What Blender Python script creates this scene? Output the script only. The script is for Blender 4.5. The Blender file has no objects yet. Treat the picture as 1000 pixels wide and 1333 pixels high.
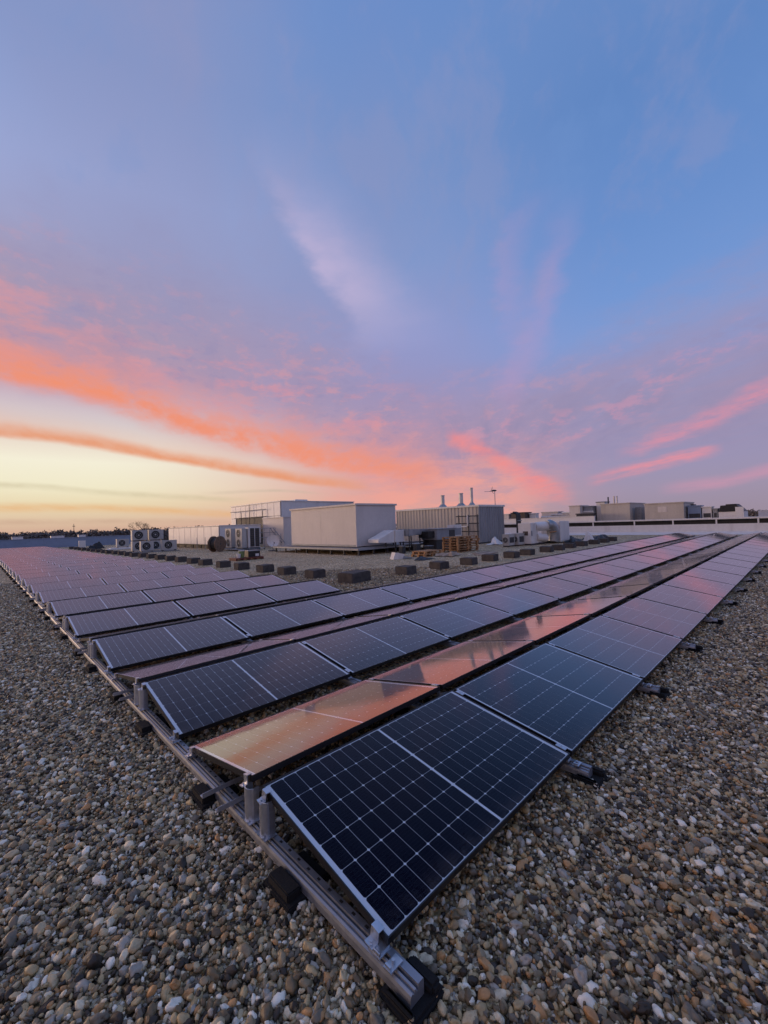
import bpy, bmesh, math, random
import numpy as np
from mathutils import Vector, Matrix, Euler

random.seed(7)
rng = np.random.default_rng(11)
R = math.radians
scene = bpy.context.scene
COL = scene.collection

# ------------------------------------------------------------------ camera
YAW, PITCH, ROLL = 0.7746, 0.0275, -0.0349
cam_data = bpy.data.cameras.new('camera')
cam = bpy.data.objects.new('camera', cam_data)
COL.objects.link(cam)
Fv = Vector((math.sin(YAW) * math.cos(PITCH), math.cos(YAW) * math.cos(PITCH), math.sin(PITCH)))
Rv = Vector((math.cos(YAW), -math.sin(YAW), 0))
Uv = Rv.cross(Fv)
R2 = Rv * math.cos(ROLL) + Uv * math.sin(ROLL)
U2 = Uv * math.cos(ROLL) - Rv * math.sin(ROLL)
mw = Matrix((R2, U2, -Fv)).transposed().to_4x4()
mw.translation = Vector((-1.1425, -1.2259, 1.768))
cam.matrix_world = mw
cam_data.sensor_fit = 'HORIZONTAL'
cam_data.sensor_width = 36.0
cam_data.lens = 36 * 0.54405
cam_data.clip_start = 0.05
cam_data.clip_end = 8000
scene.camera = cam

scene.view_settings.view_transform = 'Standard'
scene.view_settings.look = 'None'
scene.view_settings.gamma = 1
scene.view_settings.exposure = 0.0
scene.view_settings.use_curve_mapping = False

SUN_AZ = -72.0      # degrees from the view heading, left of the frame
SUN_EL = 3.5
sun_heading = YAW + R(SUN_AZ)
sun_vec = Vector((math.sin(sun_heading) * math.cos(R(SUN_EL)), math.cos(sun_heading) * math.cos(R(SUN_EL)), math.sin(R(SUN_EL))))

cyc = scene.cycles
cyc.max_bounces = 5; cyc.diffuse_bounces = 2; cyc.glossy_bounces = 3; cyc.transmission_bounces = 2; cyc.transparent_max_bounces = 6
cyc.caustics_reflective = False; cyc.caustics_refractive = False
cyc.sample_clamp_indirect = 4.0
cyc.use_adaptive_sampling = True; cyc.adaptive_threshold = 0.02

# ------------------------------------------------------------------ sky
def lin(c):
    c = c / 255.0
    return c / 12.92 if c <= 0.04045 else ((c + 0.055) / 1.055) ** 2.4
def rgb(r, g, b):
    return (lin(r), lin(g), lin(b), 1.0)

world = bpy.data.worlds.new('World')
scene.world = world
world.use_nodes = True
WT = world.node_tree
WT.nodes.clear()

class N:
    """small wrapper so that node sockets can be combined like numbers"""
    tree = WT
    def __init__(self, s): self.s = s
    @staticmethod
    def put(sock, v):
        if isinstance(v, N): N.tree.links.new(v.s, sock)
        else: sock.default_value = v
    @staticmethod
    def math(op, *a, clamp=False):
        n = N.tree.nodes.new('ShaderNodeMath'); n.operation = op; n.use_clamp = clamp
        for i, v in enumerate(a): N.put(n.inputs[i], v)
        return N(n.outputs[0])
    def __add__(s, o): return N.math('ADD', s, o)
    def __radd__(s, o): return N.math('ADD', s, o)
    def __sub__(s, o): return N.math('SUBTRACT', s, o)
    def __rsub__(s, o): return N.math('SUBTRACT', o, s)
    def __mul__(s, o): return N.math('MULTIPLY', s, o)
    def __rmul__(s, o): return N.math('MULTIPLY', s, o)
    def __truediv__(s, o): return N.math('DIVIDE', s, o)
def sstep(v, a, b, lo=0.0, hi=1.0):
    n = N.tree.nodes.new('ShaderNodeMapRange'); n.interpolation_type = 'SMOOTHSTEP'
    N.put(n.inputs[0], v)
    for i, x in enumerate((a, b, lo, hi)): N.put(n.inputs[i + 1], x)
    return N(n.outputs[0])
def lmap(v, a, b, lo=0.0, hi=1.0):
    n = N.tree.nodes.new('ShaderNodeMapRange')
    N.put(n.inputs[0], v)
    for i, x in enumerate((a, b, lo, hi)): N.put(n.inputs[i + 1], x)
    return N(n.outputs[0])
def mixc(f, a, b):
    n = N.tree.nodes.new('ShaderNodeMix'); n.data_type = 'RGBA'; n.clamp_factor = True
    N.put(n.inputs[0], f); N.put(n.inputs[6], a); N.put(n.inputs[7], b)
    return N(n.outputs[2])
def ramp(v, stops, interp='LINEAR'):
    n = N.tree.nodes.new('ShaderNodeValToRGB'); n.color_ramp.interpolation = interp
    el = n.color_ramp.elements
    while len(el) < len(stops): el.new(0.5)
    for e, (p, c) in zip(el, stops): e.position = p; e.color = c
    N.put(n.inputs[0], v)
    return N(n.outputs[0])
def curve(v, pts, lo, hi, vlo, vhi):
    """value along v as a smooth curve through pts"""
    n = N.tree.nodes.new('ShaderNodeFloatCurve')
    c = n.mapping.curves[0]
    q = [((x - lo) / (hi - lo), (y - vlo) / (vhi - vlo)) for x, y in pts]
    while len(c.points) < len(q): c.points.new(0.5, 0.5)
    for p, (x, y) in zip(c.points, q): p.location = (x, y); p.handle_type = 'AUTO_CLAMPED'
    n.mapping.use_clip = False
    n.mapping.extend = 'HORIZONTAL'
    n.mapping.update()
    N.put(n.inputs['Value'], lmap(v, lo, hi))
    return N(n.outputs[0]) * (vhi - vlo) + vlo
def noise(vec, scale, detail=5.0, rough=0.55, dist=0.0):
    n = N.tree.nodes.new('ShaderNodeTexNoise'); n.normalize = True
    N.put(n.inputs['Vector'], vec); N.put(n.inputs['Scale'], scale)
    N.put(n.inputs['Detail'], detail); N.put(n.inputs['Roughness'], rough); N.put(n.inputs['Distortion'], dist)
    return N(n.outputs[0])
def combine(x, y, z):
    n = N.tree.nodes.new('ShaderNodeCombineXYZ')
    for i, v in enumerate((x, y, z)): N.put(n.inputs[i], v)
    return N(n.outputs[0])

tc = WT.nodes.new('ShaderNodeTexCoord')
sep = WT.nodes.new('ShaderNodeSeparateXYZ')
WT.links.new(tc.outputs['Generated'], sep.inputs[0])
dx, dy, dz = (N(sep.outputs[i]) for i in range(3))
along = dx * math.sin(YAW) + dy * math.cos(YAW)
across = dx * math.cos(YAW) + dy * (-math.sin(YAW))
az = N.math('ARCTAN2', across, along) * (180 / math.pi)           # 0 = the middle of the view's heading
el = N.math('ARCSINE', N.math('MINIMUM', N.math('MAXIMUM', dz, -1.0), 1.0)) * (180 / math.pi)
# a cloud layer's own plane, so that its texture runs together towards the horizon
inv = N.math('MAXIMUM', dz, 0.0) + 0.09
cx, cy = across / inv, along / inv
cloud_p = combine(cx, cy, 0.0)
warp = combine(cx * 0.55 + cy * 0.18, cy * 0.16 - cx * 0.1, 3.7)   # stretched the way the high cloud is drawn out
n_big = noise(warp, 2.2, 3.0, 0.55)
n_fine = noise(warp, 7.0, 4.0, 0.62)
dirv = combine(across * 1.0, along * 1.0, dz * 2.2)
n_dir = noise(dirv, 5.0, 4.0, 0.6)
n_wisp = noise(combine(az * 0.055 + n_dir * 0.25, el * 0.16, 1.3), 3.0, 5.0, 0.64)

def vramp(stops):
    return ramp(lmap(el, -4.0, 92.0), [((e + 4.0) / 96.0, rgb(*c)) for e, c in stops])
left = vramp([(-4, (120, 100, 96)), (0, (206, 166, 146)), (1.6, (223, 195, 166)), (3.2, (234, 216, 178)), (5.2, (242, 234, 203)), (8, (246, 240, 217)),
              (10, (236, 221, 206)), (12.5, (216, 203, 204)), (15, (203, 182, 196)), (18, (194, 160, 178)), (22, (184, 157, 174)), (26, (172, 159, 185)),
              (30, (160, 163, 201)), (36, (156, 171, 217)), (45, (128, 154, 206)), (60, (124, 148, 200)), (90, (126, 146, 196))])
mid = vramp([(-4, (120, 95, 100)), (0, (216, 166, 158)), (3, (222, 162, 156)), (6, (216, 156, 160)), (10, (200, 150, 166)), (14, (172, 150, 182)),
             (18, (153, 150, 194)), (24, (148, 155, 204)), (32, (134, 154, 204)), (42, (117, 147, 201)), (52, (106, 142, 202)), (66, (118, 146, 199)), (90, (126, 146, 196))])
right = vramp([(-4, (90, 84, 96)), (0, (156, 141, 158)), (3, (160, 147, 172)), (6, (155, 148, 181)), (10, (149, 149, 188)), (14, (146, 151, 194)),
               (17, (142, 152, 201)), (21, (126, 156, 213)), (25, (116, 152, 212)), (32, (106, 144, 205)), (42, (98, 136, 196)), (60, (112, 143, 199)), (90, (126, 146, 196))])
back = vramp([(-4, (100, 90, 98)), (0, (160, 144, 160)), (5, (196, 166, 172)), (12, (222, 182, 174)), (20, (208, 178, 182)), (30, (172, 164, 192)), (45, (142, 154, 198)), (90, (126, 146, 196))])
base = mixc(sstep(az, -36.0, 4.0), left, mid)
base = mixc(sstep(az, 2.0, 32.0), base, right)
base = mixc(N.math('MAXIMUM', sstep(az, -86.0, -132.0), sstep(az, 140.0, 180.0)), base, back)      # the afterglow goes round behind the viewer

def streak(col, pts, up, down, inten, amp=1.0, gain=1.0, nz=None, base_n=0.35):
    """a drawn-out cloud that follows the points (azimuth, elevation); up/down: its softness above and below"""
    global sky
    lo, hi = pts[0][0], pts[-1][0]
    c = curve(az, pts, lo, hi, 0.0, 40.0)
    i = curve(az, inten, inten[0][0], inten[-1][0], 0.0, 1.0)
    d = el - c + (n_dir - 0.5) * (4.0 * amp) + (n_wisp - 0.5) * (2.0 * amp)
    m = N.math('MULTIPLY', sstep(d, up, 0.0), sstep(d, -down, 0.0))
    t = nz if nz is not None else sstep(n_fine * 0.5 + n_puff * 0.5, 0.32, 0.64)
    m = m * i * (t * (1 - base_n) + base_n) * gain
    sky = mixc(m, sky, rgb(*col))
def wisp(col, pts, width_l, width_r, inten, gain=1.0, amp=3.0):
    """the same for a cloud that stands upright: points (elevation, azimuth)"""
    global sky
    pts = sorted(pts)
    c = curve(el, pts, pts[0][0], pts[-1][0], -60.0, 60.0)
    i = curve(el, inten, inten[0][0], inten[-1][0], 0.0, 1.0)
    d = az - c + (n_dir - 0.5) * amp * 2.0 + (n_wisp - 0.5) * amp
    m = N.math('MULTIPLY', sstep(d, width_r, 0.0), sstep(d, -width_l, 0.0))
    sky = mixc(m * i * (sstep(n_dir, 0.34, 0.62) * 0.45 + 0.55) * gain, sky, rgb(*col))

sky = base
# mauve veil of high cloud, its upper edge dipping in the middle of the view
deck = curve(az, [(-42.4, 28.9), (-28.4, 26.7), (-19.6, 25.2), (-9.8, 22.4), (0.6, 17.6), (10.9, 15.0), (20.8, 15.8), (29.6, 17.4), (43.4, 19.6)], -42.4, 43.4, 0.0, 40.0)
dd = deck - el + (n_big - 0.5) * 16.0 + (n_dir - 0.5) * 9.0 + (n_wisp - 0.5) * 8.0
veil = sstep(dd, -7.0, 6.0) * sstep(el + sstep(az, -24.0, 6.0) * 9.0, 13.0, 20.0)
sky = mixc(veil * (sstep(n_fine, 0.3, 0.7) * 0.35 + 0.38), sky, rgb(164, 146, 176))
n_puff = noise(combine(az * 0.12, el * 0.24, n_big * 2.0), 2.4, 4.0, 0.62)
sky = mixc(veil * sstep(n_puff, 0.50, 0.68) * sstep(az, 46.0, 6.0) * 0.55, sky, rgb(216, 156, 166))
sky = mixc(veil * sstep(n_puff, 0.46, 0.32) * 0.45, sky, rgb(150, 142, 180))
# faint purple-grey sheets in the blue above
sky = mixc(sstep(n_big, 0.36, 0.62) * sstep(el, 14.0, 28.0) * sstep(az, 20.0, -22.0) * 0.5, sky, rgb(146, 148, 188))
# streaks that fan upward out of the low middle of the view
fan_a = N.math('ARCTAN2', el - 1.0, az - 12.0)
fan_r = N.math('SQRT', (az - 12.0) * (az - 12.0) + el * el)
n_fan = noise(combine(fan_a * 1.9 + n_big * 0.6 + n_dir * 0.25, fan_r * 0.035, 5.1), 2.3, 5.0, 0.62)
sky = mixc(sstep(n_fan, 0.50, 0.68) * sstep(el, 14.0, 26.0) * 0.26, sky, rgb(150, 152, 192))
sky = mixc(sstep(n_fan, 0.47, 0.34) * sstep(el, 20.0, 32.0) * 0.2, sky, rgb(116, 150, 206))
# a heavier purple-grey bank low in the middle and to the right
sky = mixc(sstep(az, 0.0, 16.0) * sstep(az, 90.0, 50.0) * sstep(el, 5.0, 9.0) * sstep(el, 18.0, 12.0) * (sstep(n_fan, 0.36, 0.6) * 0.6 + 0.15), sky, rgb(150, 140, 174))
# pink glow low in the middle
pk = sstep(az, -14.0, 4.0) * sstep(az, 27.0, 14.0) * sstep(el, 13.0, 4.0)
sky = mixc(pk * (sstep(n_wisp, 0.38, 0.62) * 0.7 + 0.05), sky, rgb(242, 164, 150))
pk2 = sstep(az, -40.0, -20.0) * sstep(az, 12.0, -2.0) * sstep(N.math('ABSOLUTE', el - 18.0 + (az + 20.0) * 0.17), 7.0, 0.0)
sky = mixc(pk2 * sstep(n_wisp, 0.46, 0.68) * 0.6, sky, rgb(222, 150, 160))
sky = mixc(sstep(az, -26.0, -44.0) * sstep(az, -100.0, -60.0) * sstep(el, 14.0, 19.0) * sstep(el, 28.0, 21.0) * sstep(n_wisp, 0.42, 0.66) * 0.6, sky, rgb(226, 152, 152))
# long sunlit bands
S1 = [(-75, 19.0), (-42.5, 16.9), (-38.8, 16.6), (-34.8, 15.7), (-28.7, 13.9), (-20.0, 11.6), (-10.2, 9.4), (0.2, 7.4), (10.6, 5.6)]
streak((236, 150, 136), S1, 7.5, 2.6, [(-110, 0), (-75, .6), (-42, .75), (-20, .8), (0, .75), (9, 0)], 0.8, 0.9)
streak((242, 147, 116), S1, 3.4, 1.7, [(-110, 0), (-75, .7), (-42, 1), (-24, .95), (-8, .9), (2, .6), (10, 0)], 0.9, 1.0, base_n=0.2)
S2 = [(-75, 11.5), (-42.5, 10.6), (-38.9, 10.5), (-34.8, 10.0), (-28.8, 9.1), (-20.1, 7.7), (-10.3, 6.1), (-2.0, 4.9)]
streak((233, 176, 150), S2, 3.2, 0.8, [(-110, 0), (-75, .5), (-42, .75), (-30, .4), (-10, .4), (-2, 0)], 0.2, 0.8, base_n=0.6)
streak((232, 150, 108), S2, 1.5, 0.75, [(-110, 0), (-75, .7), (-42, .95), (-24, 1), (-10, .85), (-1, 0)], 0.18, 0.95, base_n=0.7)
# pink wisps
streak((248, 140, 136), [(9.8, 11.0), (13.3, 9.7), (16.2, 7.5), (20.3, 4.8), (23.9, 3.4)], 1.8, 2.6, [(8.5, 0), (11.5, .9), (19, .9), (25, 0)], 0.9, 0.85)
streak((240, 146, 156), [(26.0, 4.3), (27.4, 4.7), (31.4, 5.4), (35.2, 6.2), (39.9, 7.2)], 1.0, 1.2, [(25.5, 0), (29, .7), (35, 1), (39.5, 0)], 0.5, 0.95, base_n=0.2)
streak((234, 146, 162), [(28.6, 6.8), (31.6, 7.7), (36.0, 9.2), (40.1, 10.6), (43.1, 11.8), (60, 17)], 1.7, 1.3, [(29, 0), (34, .7), (43, 1), (60, 0.4), (75, 0)], 0.7, 0.9, base_n=0.1)
streak((214, 150, 174), [(34.0, 2.6), (36.4, 2.9), (39.7, 3.2), (42.7, 3.9), (60, 6)], 1.2, 1.0, [(33, 0), (40, .8), (60, .5), (75, 0)], 0.25, 0.7, base_n=0.6)
streak((206, 150, 176), [(8, 13.5), (16, 11.5), (26, 11.5), (36, 15.5), (44, 19.0)], 3.2, 3.2, [(8, 0), (16, .6), (26, .7), (36, .6), (60, 0)], 1.2, 0.7, nz=sstep(n_puff, 0.46, 0.64), base_n=0.0)
# thin stratus over the sunset
streak((200, 186, 152), [(-75, 5.6), (-42.6, 5.3), (-39.0, 5.2), (-34.2, 4.7), (-28.8, 4.3), (-20.1, 3.8)], 0.5, 0.6, [(-110, 0), (-60, .7), (-40, .7), (-25, .6), (-17, 0)], 0.12, 0.75, base_n=0.5)
streak((232, 178, 122), [(-75, 3.2), (-42.6, 3.0), (-36.3, 3.0), (-28.9, 2.6), (-20.2, 1.9)], 0.7, 0.8, [(-110, 0), (-60, .8), (-40, .8), (-25, .8), (-15, 0)], 0.12, 0.85, base_n=0.5)
streak((196, 160, 140), [(-75, 1.6), (-42.6, 1.5), (-30, 1.3), (-20.2, 0.9)], 0.5, 0.5, [(-110, 0), (-60, .7), (-40, .7), (-25, .5), (-15, 0)], 0.1, 0.7, base_n=0.3)
streak((196, 180, 160), [(-22, 4.6), (-16, 4.9), (-8, 4.3)], 0.35, 0.35, [(-24, 0), (-16, .8), (-7, 0)], 0.1, 0.7, base_n=0.5)
# upright wisps in the blue
wisp((196, 182, 216), [(41.6, -14.1), (39.0, -12.0), (36.1, -10.3), (32.5, -7.3), (29.0, -3.8), (26.0, -0.1)], 3.5, 12.0, [(22, 0), (27, .5), (32, 1), (36, .7), (41, .15), (45, 0)], 0.8, 3.5)
wisp((192, 156, 196), [(36.0, 21.0), (33.7, 18.4), (30.2, 16.7), (26.2, 17.0), (20.8, 18.2)], 2.2, 4.0, [(15, 0), (23, .4), (29, 1), (32, .8), (37, 0)], 0.36, 3.0)
wisp((196, 156, 194), [(34.4, 25.0), (30.4, 24.1), (26.1, 22.4), (22.2, 20.7), (18.1, 18.1)], 4.0, 2.6, [(12, .1), (21, .9), (28, .8), (36, 0)], 0.36, 3.0)
# brighter towards the place where the sun went down, beyond the left edge of the view
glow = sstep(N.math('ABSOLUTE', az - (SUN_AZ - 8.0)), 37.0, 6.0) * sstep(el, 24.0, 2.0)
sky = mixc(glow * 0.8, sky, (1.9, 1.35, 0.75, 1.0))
# clear-air scattering underneath it all
nishita = WT.nodes.new('ShaderNodeTexSky')
nishita.sky_type = 'NISHITA'
nishita.sun_disc = False
nishita.sun_elevation = R(SUN_EL)
nishita.sun_rotation = sun_heading
bg = WT.nodes.new('ShaderNodeBackground')
bg2 = WT.nodes.new('ShaderNodeBackground')
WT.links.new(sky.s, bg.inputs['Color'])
WT.links.new(nishita.outputs[0], bg2.inputs['Color'])
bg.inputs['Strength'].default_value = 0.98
bg2.inputs['Strength'].default_value = 0.0015
addb = WT.nodes.new('ShaderNodeAddShader')
wo = WT.nodes.new('ShaderNodeOutputWorld')
WT.links.new(bg.outputs[0], addb.inputs[0])
WT.links.new(bg2.outputs[0], addb.inputs[1])
WT.links.new(addb.outputs[0], wo.inputs['Surface'])

# ------------------------------------------------------------------ sun, low behind the left edge of the view
sun_data = bpy.data.lights.new('sun', 'SUN')
sun_data.energy = 1.05
sun_data.angle = R(14)
sun_data.color = (1.0, 0.66, 0.46)
sun = bpy.data.objects.new('sun', sun_data)
COL.objects.link(sun)
sun.rotation_euler = sun_vec.to_track_quat('Z', 'Y').to_euler()

# ------------------------------------------------------------------ helpers
class MB:
    def __init__(self): self.v = []; self.f = []; self.s = []
    def add(self, vs, fs, smooth=False):
        o = len(self.v); self.v += [tuple(p) for p in vs]
        for f in fs: self.f.append([i + o for i in f]); self.s.append(smooth)
        return self
    def box(self, x0, y0, z0, x1, y1, z1):
        return self.add([(x0, y0, z0), (x1, y0, z0), (x1, y1, z0), (x0, y1, z0), (x0, y0, z1), (x1, y0, z1), (x1, y1, z1), (x0, y1, z1)],
                        [(0, 3, 2, 1), (4, 5, 6, 7), (0, 1, 5, 4), (1, 2, 6, 5), (2, 3, 7, 6), (3, 0, 4, 7)])
    def prism(self, poly, axis, a, b):
        """poly of 2-D points swept along an axis; x: (y,z), y: (x,z), z: (x,y)"""
        def P(p, t): return {'x': (t, p[0], p[1]), 'y': (p[0], t, p[1]), 'z': (p[0], p[1], t)}[axis]
        n = len(poly)
        vs = [P(p, a) for p in poly] + [P(p, b) for p in poly]
        fs = [tuple(range(n - 1, -1, -1)), tuple(range(n, 2 * n))] + [(i, (i + 1) % n, n + (i + 1) % n, n + i) for i in range(n)]
        return self.add(vs, fs)
    def cyl(self, p0, p1, r0, r1=None, n=14, caps=True):
        r1 = r0 if r1 is None else r1
        p0, p1 = Vector(p0), Vector(p1)
        d = (p1 - p0).normalized()
        u = d.orthogonal().normalized(); w = d.cross(u)
        vs = []
        for p, r in ((p0, r0), (p1, r1)):
            for i in range(n):
                t = 2 * math.pi * i / n
                vs.append(p + (u * math.cos(t) + w * math.sin(t)) * r)
        self.add(vs, [(i, (i + 1) % n, n + (i + 1) % n, n + i) for i in range(n)], True)
        if caps:
            self.add(vs[:n], [tuple(range(n - 1, -1, -1))]); self.add(vs[n:], [tuple(range(n))])
        return self
    def tube(self, pts, r, n=8):
        for a, b in zip(pts, pts[1:]): self.cyl(a, b, r, r, n)
        return self
    def sweep(self, pts, r, n=16):
        """one continuous bent pipe"""
        pts = [Vector(p) for p in pts]; vs = []; fs = []
        ref = None
        for k, p in enumerate(pts):
            d = (pts[min(k + 1, len(pts) - 1)] - pts[max(k - 1, 0)]).normalized()
            u = d.orthogonal().normalized() if ref is None else (ref - d * ref.dot(d)).normalized()
            ref = u; w = d.cross(u)
            for i in range(n):
                t = 2 * math.pi * i / n
                vs.append(p + (u * math.cos(t) + w * math.sin(t)) * (r[k] if isinstance(r, (list, tuple)) else r))
        for k in range(len(pts) - 1):
            for i in range(n): fs.append((k * n + i, k * n + (i + 1) % n, (k + 1) * n + (i + 1) % n, (k + 1) * n + i))
        self.add(vs, fs, True)
        self.add(vs[:n], [tuple(range(n - 1, -1, -1))]); self.add(vs[-n:], [tuple(range(n))])
        return self
    def mesh(self, name, mat, bevel=0):
        me = bpy.data.meshes.new(name)
        me.from_pydata(self.v, [], self.f)
        me.polygons.foreach_set('use_smooth', self.s)
        if bevel:
            bm = bmesh.new(); bm.from_mesh(me)
            bmesh.ops.bevel(bm, geom=[e for e in bm.edges if e.is_manifold and e.calc_face_angle(0) > 0.6], offset=bevel, segments=2, affect='EDGES', clamp_overlap=True)
            bm.to_mesh(me); bm.free()
        me.materials.append(mat)
        me.update()
        return me
    def build(self, name, mat, parent=None, loc=None, rot=None, bevel=0):
        return put(name, self.mesh(name, mat, bevel), parent, loc, rot)

def put(name, me, parent=None, loc=None, rot=None):
    o = bpy.data.objects.new(name, me)
    COL.objects.link(o)
    if parent is not None: o.parent = parent
    if loc is not None: o.location = loc
    if rot is not None: o.rotation_euler = rot
    return o
def thing(name, label, cat, loc=(0, 0, 0), rot=(0, 0, 0), group=None):
    o = put(name, None, None, loc, rot)
    return tag(o, label, cat, group)
def tag(o, label=None, cat=None, group=None, kind=None):
    if label: o['label'] = label
    if cat: o['category'] = cat
    if group: o['group'] = group
    if kind: o['kind'] = kind
    return o
ORD = ['first', 'second', 'third', 'fourth', 'fifth', 'sixth', 'seventh', 'eighth', 'ninth', 'tenth', 'eleventh', 'twelfth', 'thirteenth', 'fourteenth',
       'fifteenth', 'sixteenth', 'seventeenth', 'eighteenth', 'nineteenth', 'twentieth', 'twenty-first', 'twenty-second', 'twenty-third', 'twenty-fourth',
       'twenty-fifth', 'twenty-sixth', 'twenty-seventh', 'twenty-eighth', 'twenty-ninth', 'thirtieth']
ORD += ['thirty-' + w for w in ORD[:9]] + ['fortieth'] + ['forty-' + w for w in ORD[:9]] + ['fiftieth']

# ------------------------------------------------------------------ materials
def material(name):
    m = bpy.data.materials.new(name); m.use_nodes = True
    N.tree = m.node_tree
    return m, m.node_tree.nodes['Principled BSDF']
def texco(kind='Object'):
    n = N.tree.nodes.new('ShaderNodeTexCoord'); return N(n.outputs[kind])
def worldpos():
    n = N.tree.nodes.new('ShaderNodeNewGeometry'); return N(n.outputs['Position'])
def scaled(v, s):
    n = N.tree.nodes.new('ShaderNodeVectorMath'); n.operation = 'MULTIPLY'
    N.put(n.inputs[0], v); n.inputs[1].default_value = s
    return N(n.outputs[0])
def bump(height, strength, dist, bsdf):
    n = N.tree.nodes.new('ShaderNodeBump')
    n.inputs['Strength'].default_value = strength; n.inputs['Distance'].default_value = dist
    N.put(n.inputs['Height'], height)
    N.tree.links.new(n.outputs[0], bsdf.inputs['Normal'])
def plain(name, c, rough=0.5, metal=0.0, var=0.12, scale=3.0, dirt=None, streaky=False, bmp=0.0):
    """painted or bare material with blotchy wear"""
    m, b = material(name)
    p = worldpos()
    q = scaled(p, (1, 1, 0.25)) if streaky else p
    n1 = noise(q, scale, 6, 0.6); n2 = noise(p, scale * 7, 4, 0.6)
    dark = tuple(x * (1 - var * 2.2) for x in c) + (1,)
    light = tuple(min(1, x * (1 + var * 0.8)) for x in c) + (1,)
    col = mixc(sstep(n1 * 0.7 + n2 * 0.3, 0.32, 0.68), dark, light)
    if dirt: col = mixc(sstep(n1, 0.52, 0.75) * 0.6, col, dirt + (1,))
    N.put(b.inputs['Base Color'], col)
    N.put(b.inputs['Roughness'], lmap(n2, 0.3, 0.7, max(0.05, rough - 0.1), min(1, rough + 0.1)))
    b.inputs['Metallic'].default_value = metal
    if bmp: bump(n2, bmp, 0.01, b)
    return m

MAT = {}
MAT['alu'] = plain('mill_aluminium', (0.62, 0.65, 0.70), 0.38, 0.85, 0.10, 6)
MAT['alu_dull'] = plain('galvanised_steel', (0.45, 0.47, 0.50), 0.5, 0.7, 0.15, 9)
MAT['rail'] = plain('weathered_aluminium_rail', (0.33, 0.35, 0.39), 0.5, 0.8, 0.05, 3)
MAT['rubber'] = plain('black_rubber', (0.006, 0.006, 0.0065), 0.95, 0, 0.25, 14, bmp=0.4)
MAT['frame'] = plain('black_anodised_frame', (0.008, 0.008, 0.010), 0.45, 0.0, 0.1, 5)
MAT['backsheet'] = plain('white_backsheet', (0.85, 0.85, 0.86), 0.5, 0, 0.03, 3)
MAT['slot'] = plain('dark_slot', (0.01, 0.01, 0.01), 0.9, 0, 0.1, 3)
MAT['white'] = plain('white_painted_metal', (0.76, 0.74, 0.72), 0.45, 0.0, 0.06, 1.5, (0.5, 0.46, 0.42), True)
MAT['acgrey'] = plain('weathered_off_white_metal', (0.50, 0.49, 0.47), 0.5, 0.0, 0.10, 2.5, (0.34, 0.32, 0.30), True)
MAT['cream'] = plain('cream_panel', (0.68, 0.62, 0.58), 0.55, 0, 0.05, 0.8, (0.5, 0.45, 0.4), True)
MAT['beige'] = plain('beige_cladding', (0.56, 0.51, 0.45), 0.5, 0, 0.08, 1.0, (0.36, 0.31, 0.27), True)
MAT['grey'] = plain('grey_painted_metal', (0.30, 0.32, 0.35), 0.5, 0.1, 0.1, 1.5, (0.2, 0.2, 0.2), True)
MAT['dark'] = plain('dark_grey_metal', (0.05, 0.052, 0.058), 0.6, 0.1, 0.15, 3)
MAT['galv'] = plain('galvanised_duct', (0.40, 0.42, 0.44), 0.4, 0.6, 0.15, 2.5, (0.25, 0.24, 0.23))
MAT['black'] = plain('black_plastic', (0.014, 0.014, 0.015), 0.5, 0, 0.2, 6)
MAT['wood'] = plain('pallet_wood', (0.50, 0.27, 0.12), 0.8, 0, 0.28, 6, (0.24, 0.16, 0.1), bmp=0.4)
MAT['old_wood'] = plain('weathered_wood', (0.23, 0.15, 0.10), 0.85, 0, 0.25, 5, (0.08, 0.06, 0.05), bmp=0.4)
MAT['card'] = plain('tan_sheet', (0.46, 0.35, 0.26), 0.85, 0, 0.2, 4, (0.3, 0.22, 0.16))
MAT['block'] = plain('concrete_block', (0.085, 0.074, 0.07), 0.9, 0, 0.22, 7, (0.06, 0.052, 0.048), bmp=0.6)
MAT['red'] = plain('red_tray', (0.17, 0.045, 0.035), 0.6, 0, 0.2, 6)
MAT['green'] = plain('green_plastic', (0.20, 0.27, 0.10), 0.5, 0, 0.2, 6)
MAT['roofgrey'] = plain('grey_membrane', (0.30, 0.28, 0.27), 0.8, 0, 0.15, 0.6)
MAT['coping'] = plain('white_coping', (0.80, 0.78, 0.76), 0.5, 0, 0.06, 0.7, (0.45, 0.42, 0.4), True)
MAT['blueroof'] = plain('pale_blue_metal_upstand', (0.24, 0.32, 0.46), 0.35, 0.2, 0.06, 0.6)
MAT['brick_brown'] = plain('brown_louvre', (0.10, 0.075, 0.06), 0.7, 0, 0.15, 2)
MAT['steel_chimney'] = plain('stainless_flue', (0.62, 0.58, 0.55), 0.5, 0.35, 0.08, 3)
MAT['bark'] = plain('bark', (0.06, 0.05, 0.045), 0.9, 0, 0.2, 2)
MAT['cable'] = plain('drum_cable', (0.03, 0.03, 0.03), 0.6, 0, 0.2, 8)

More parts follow.
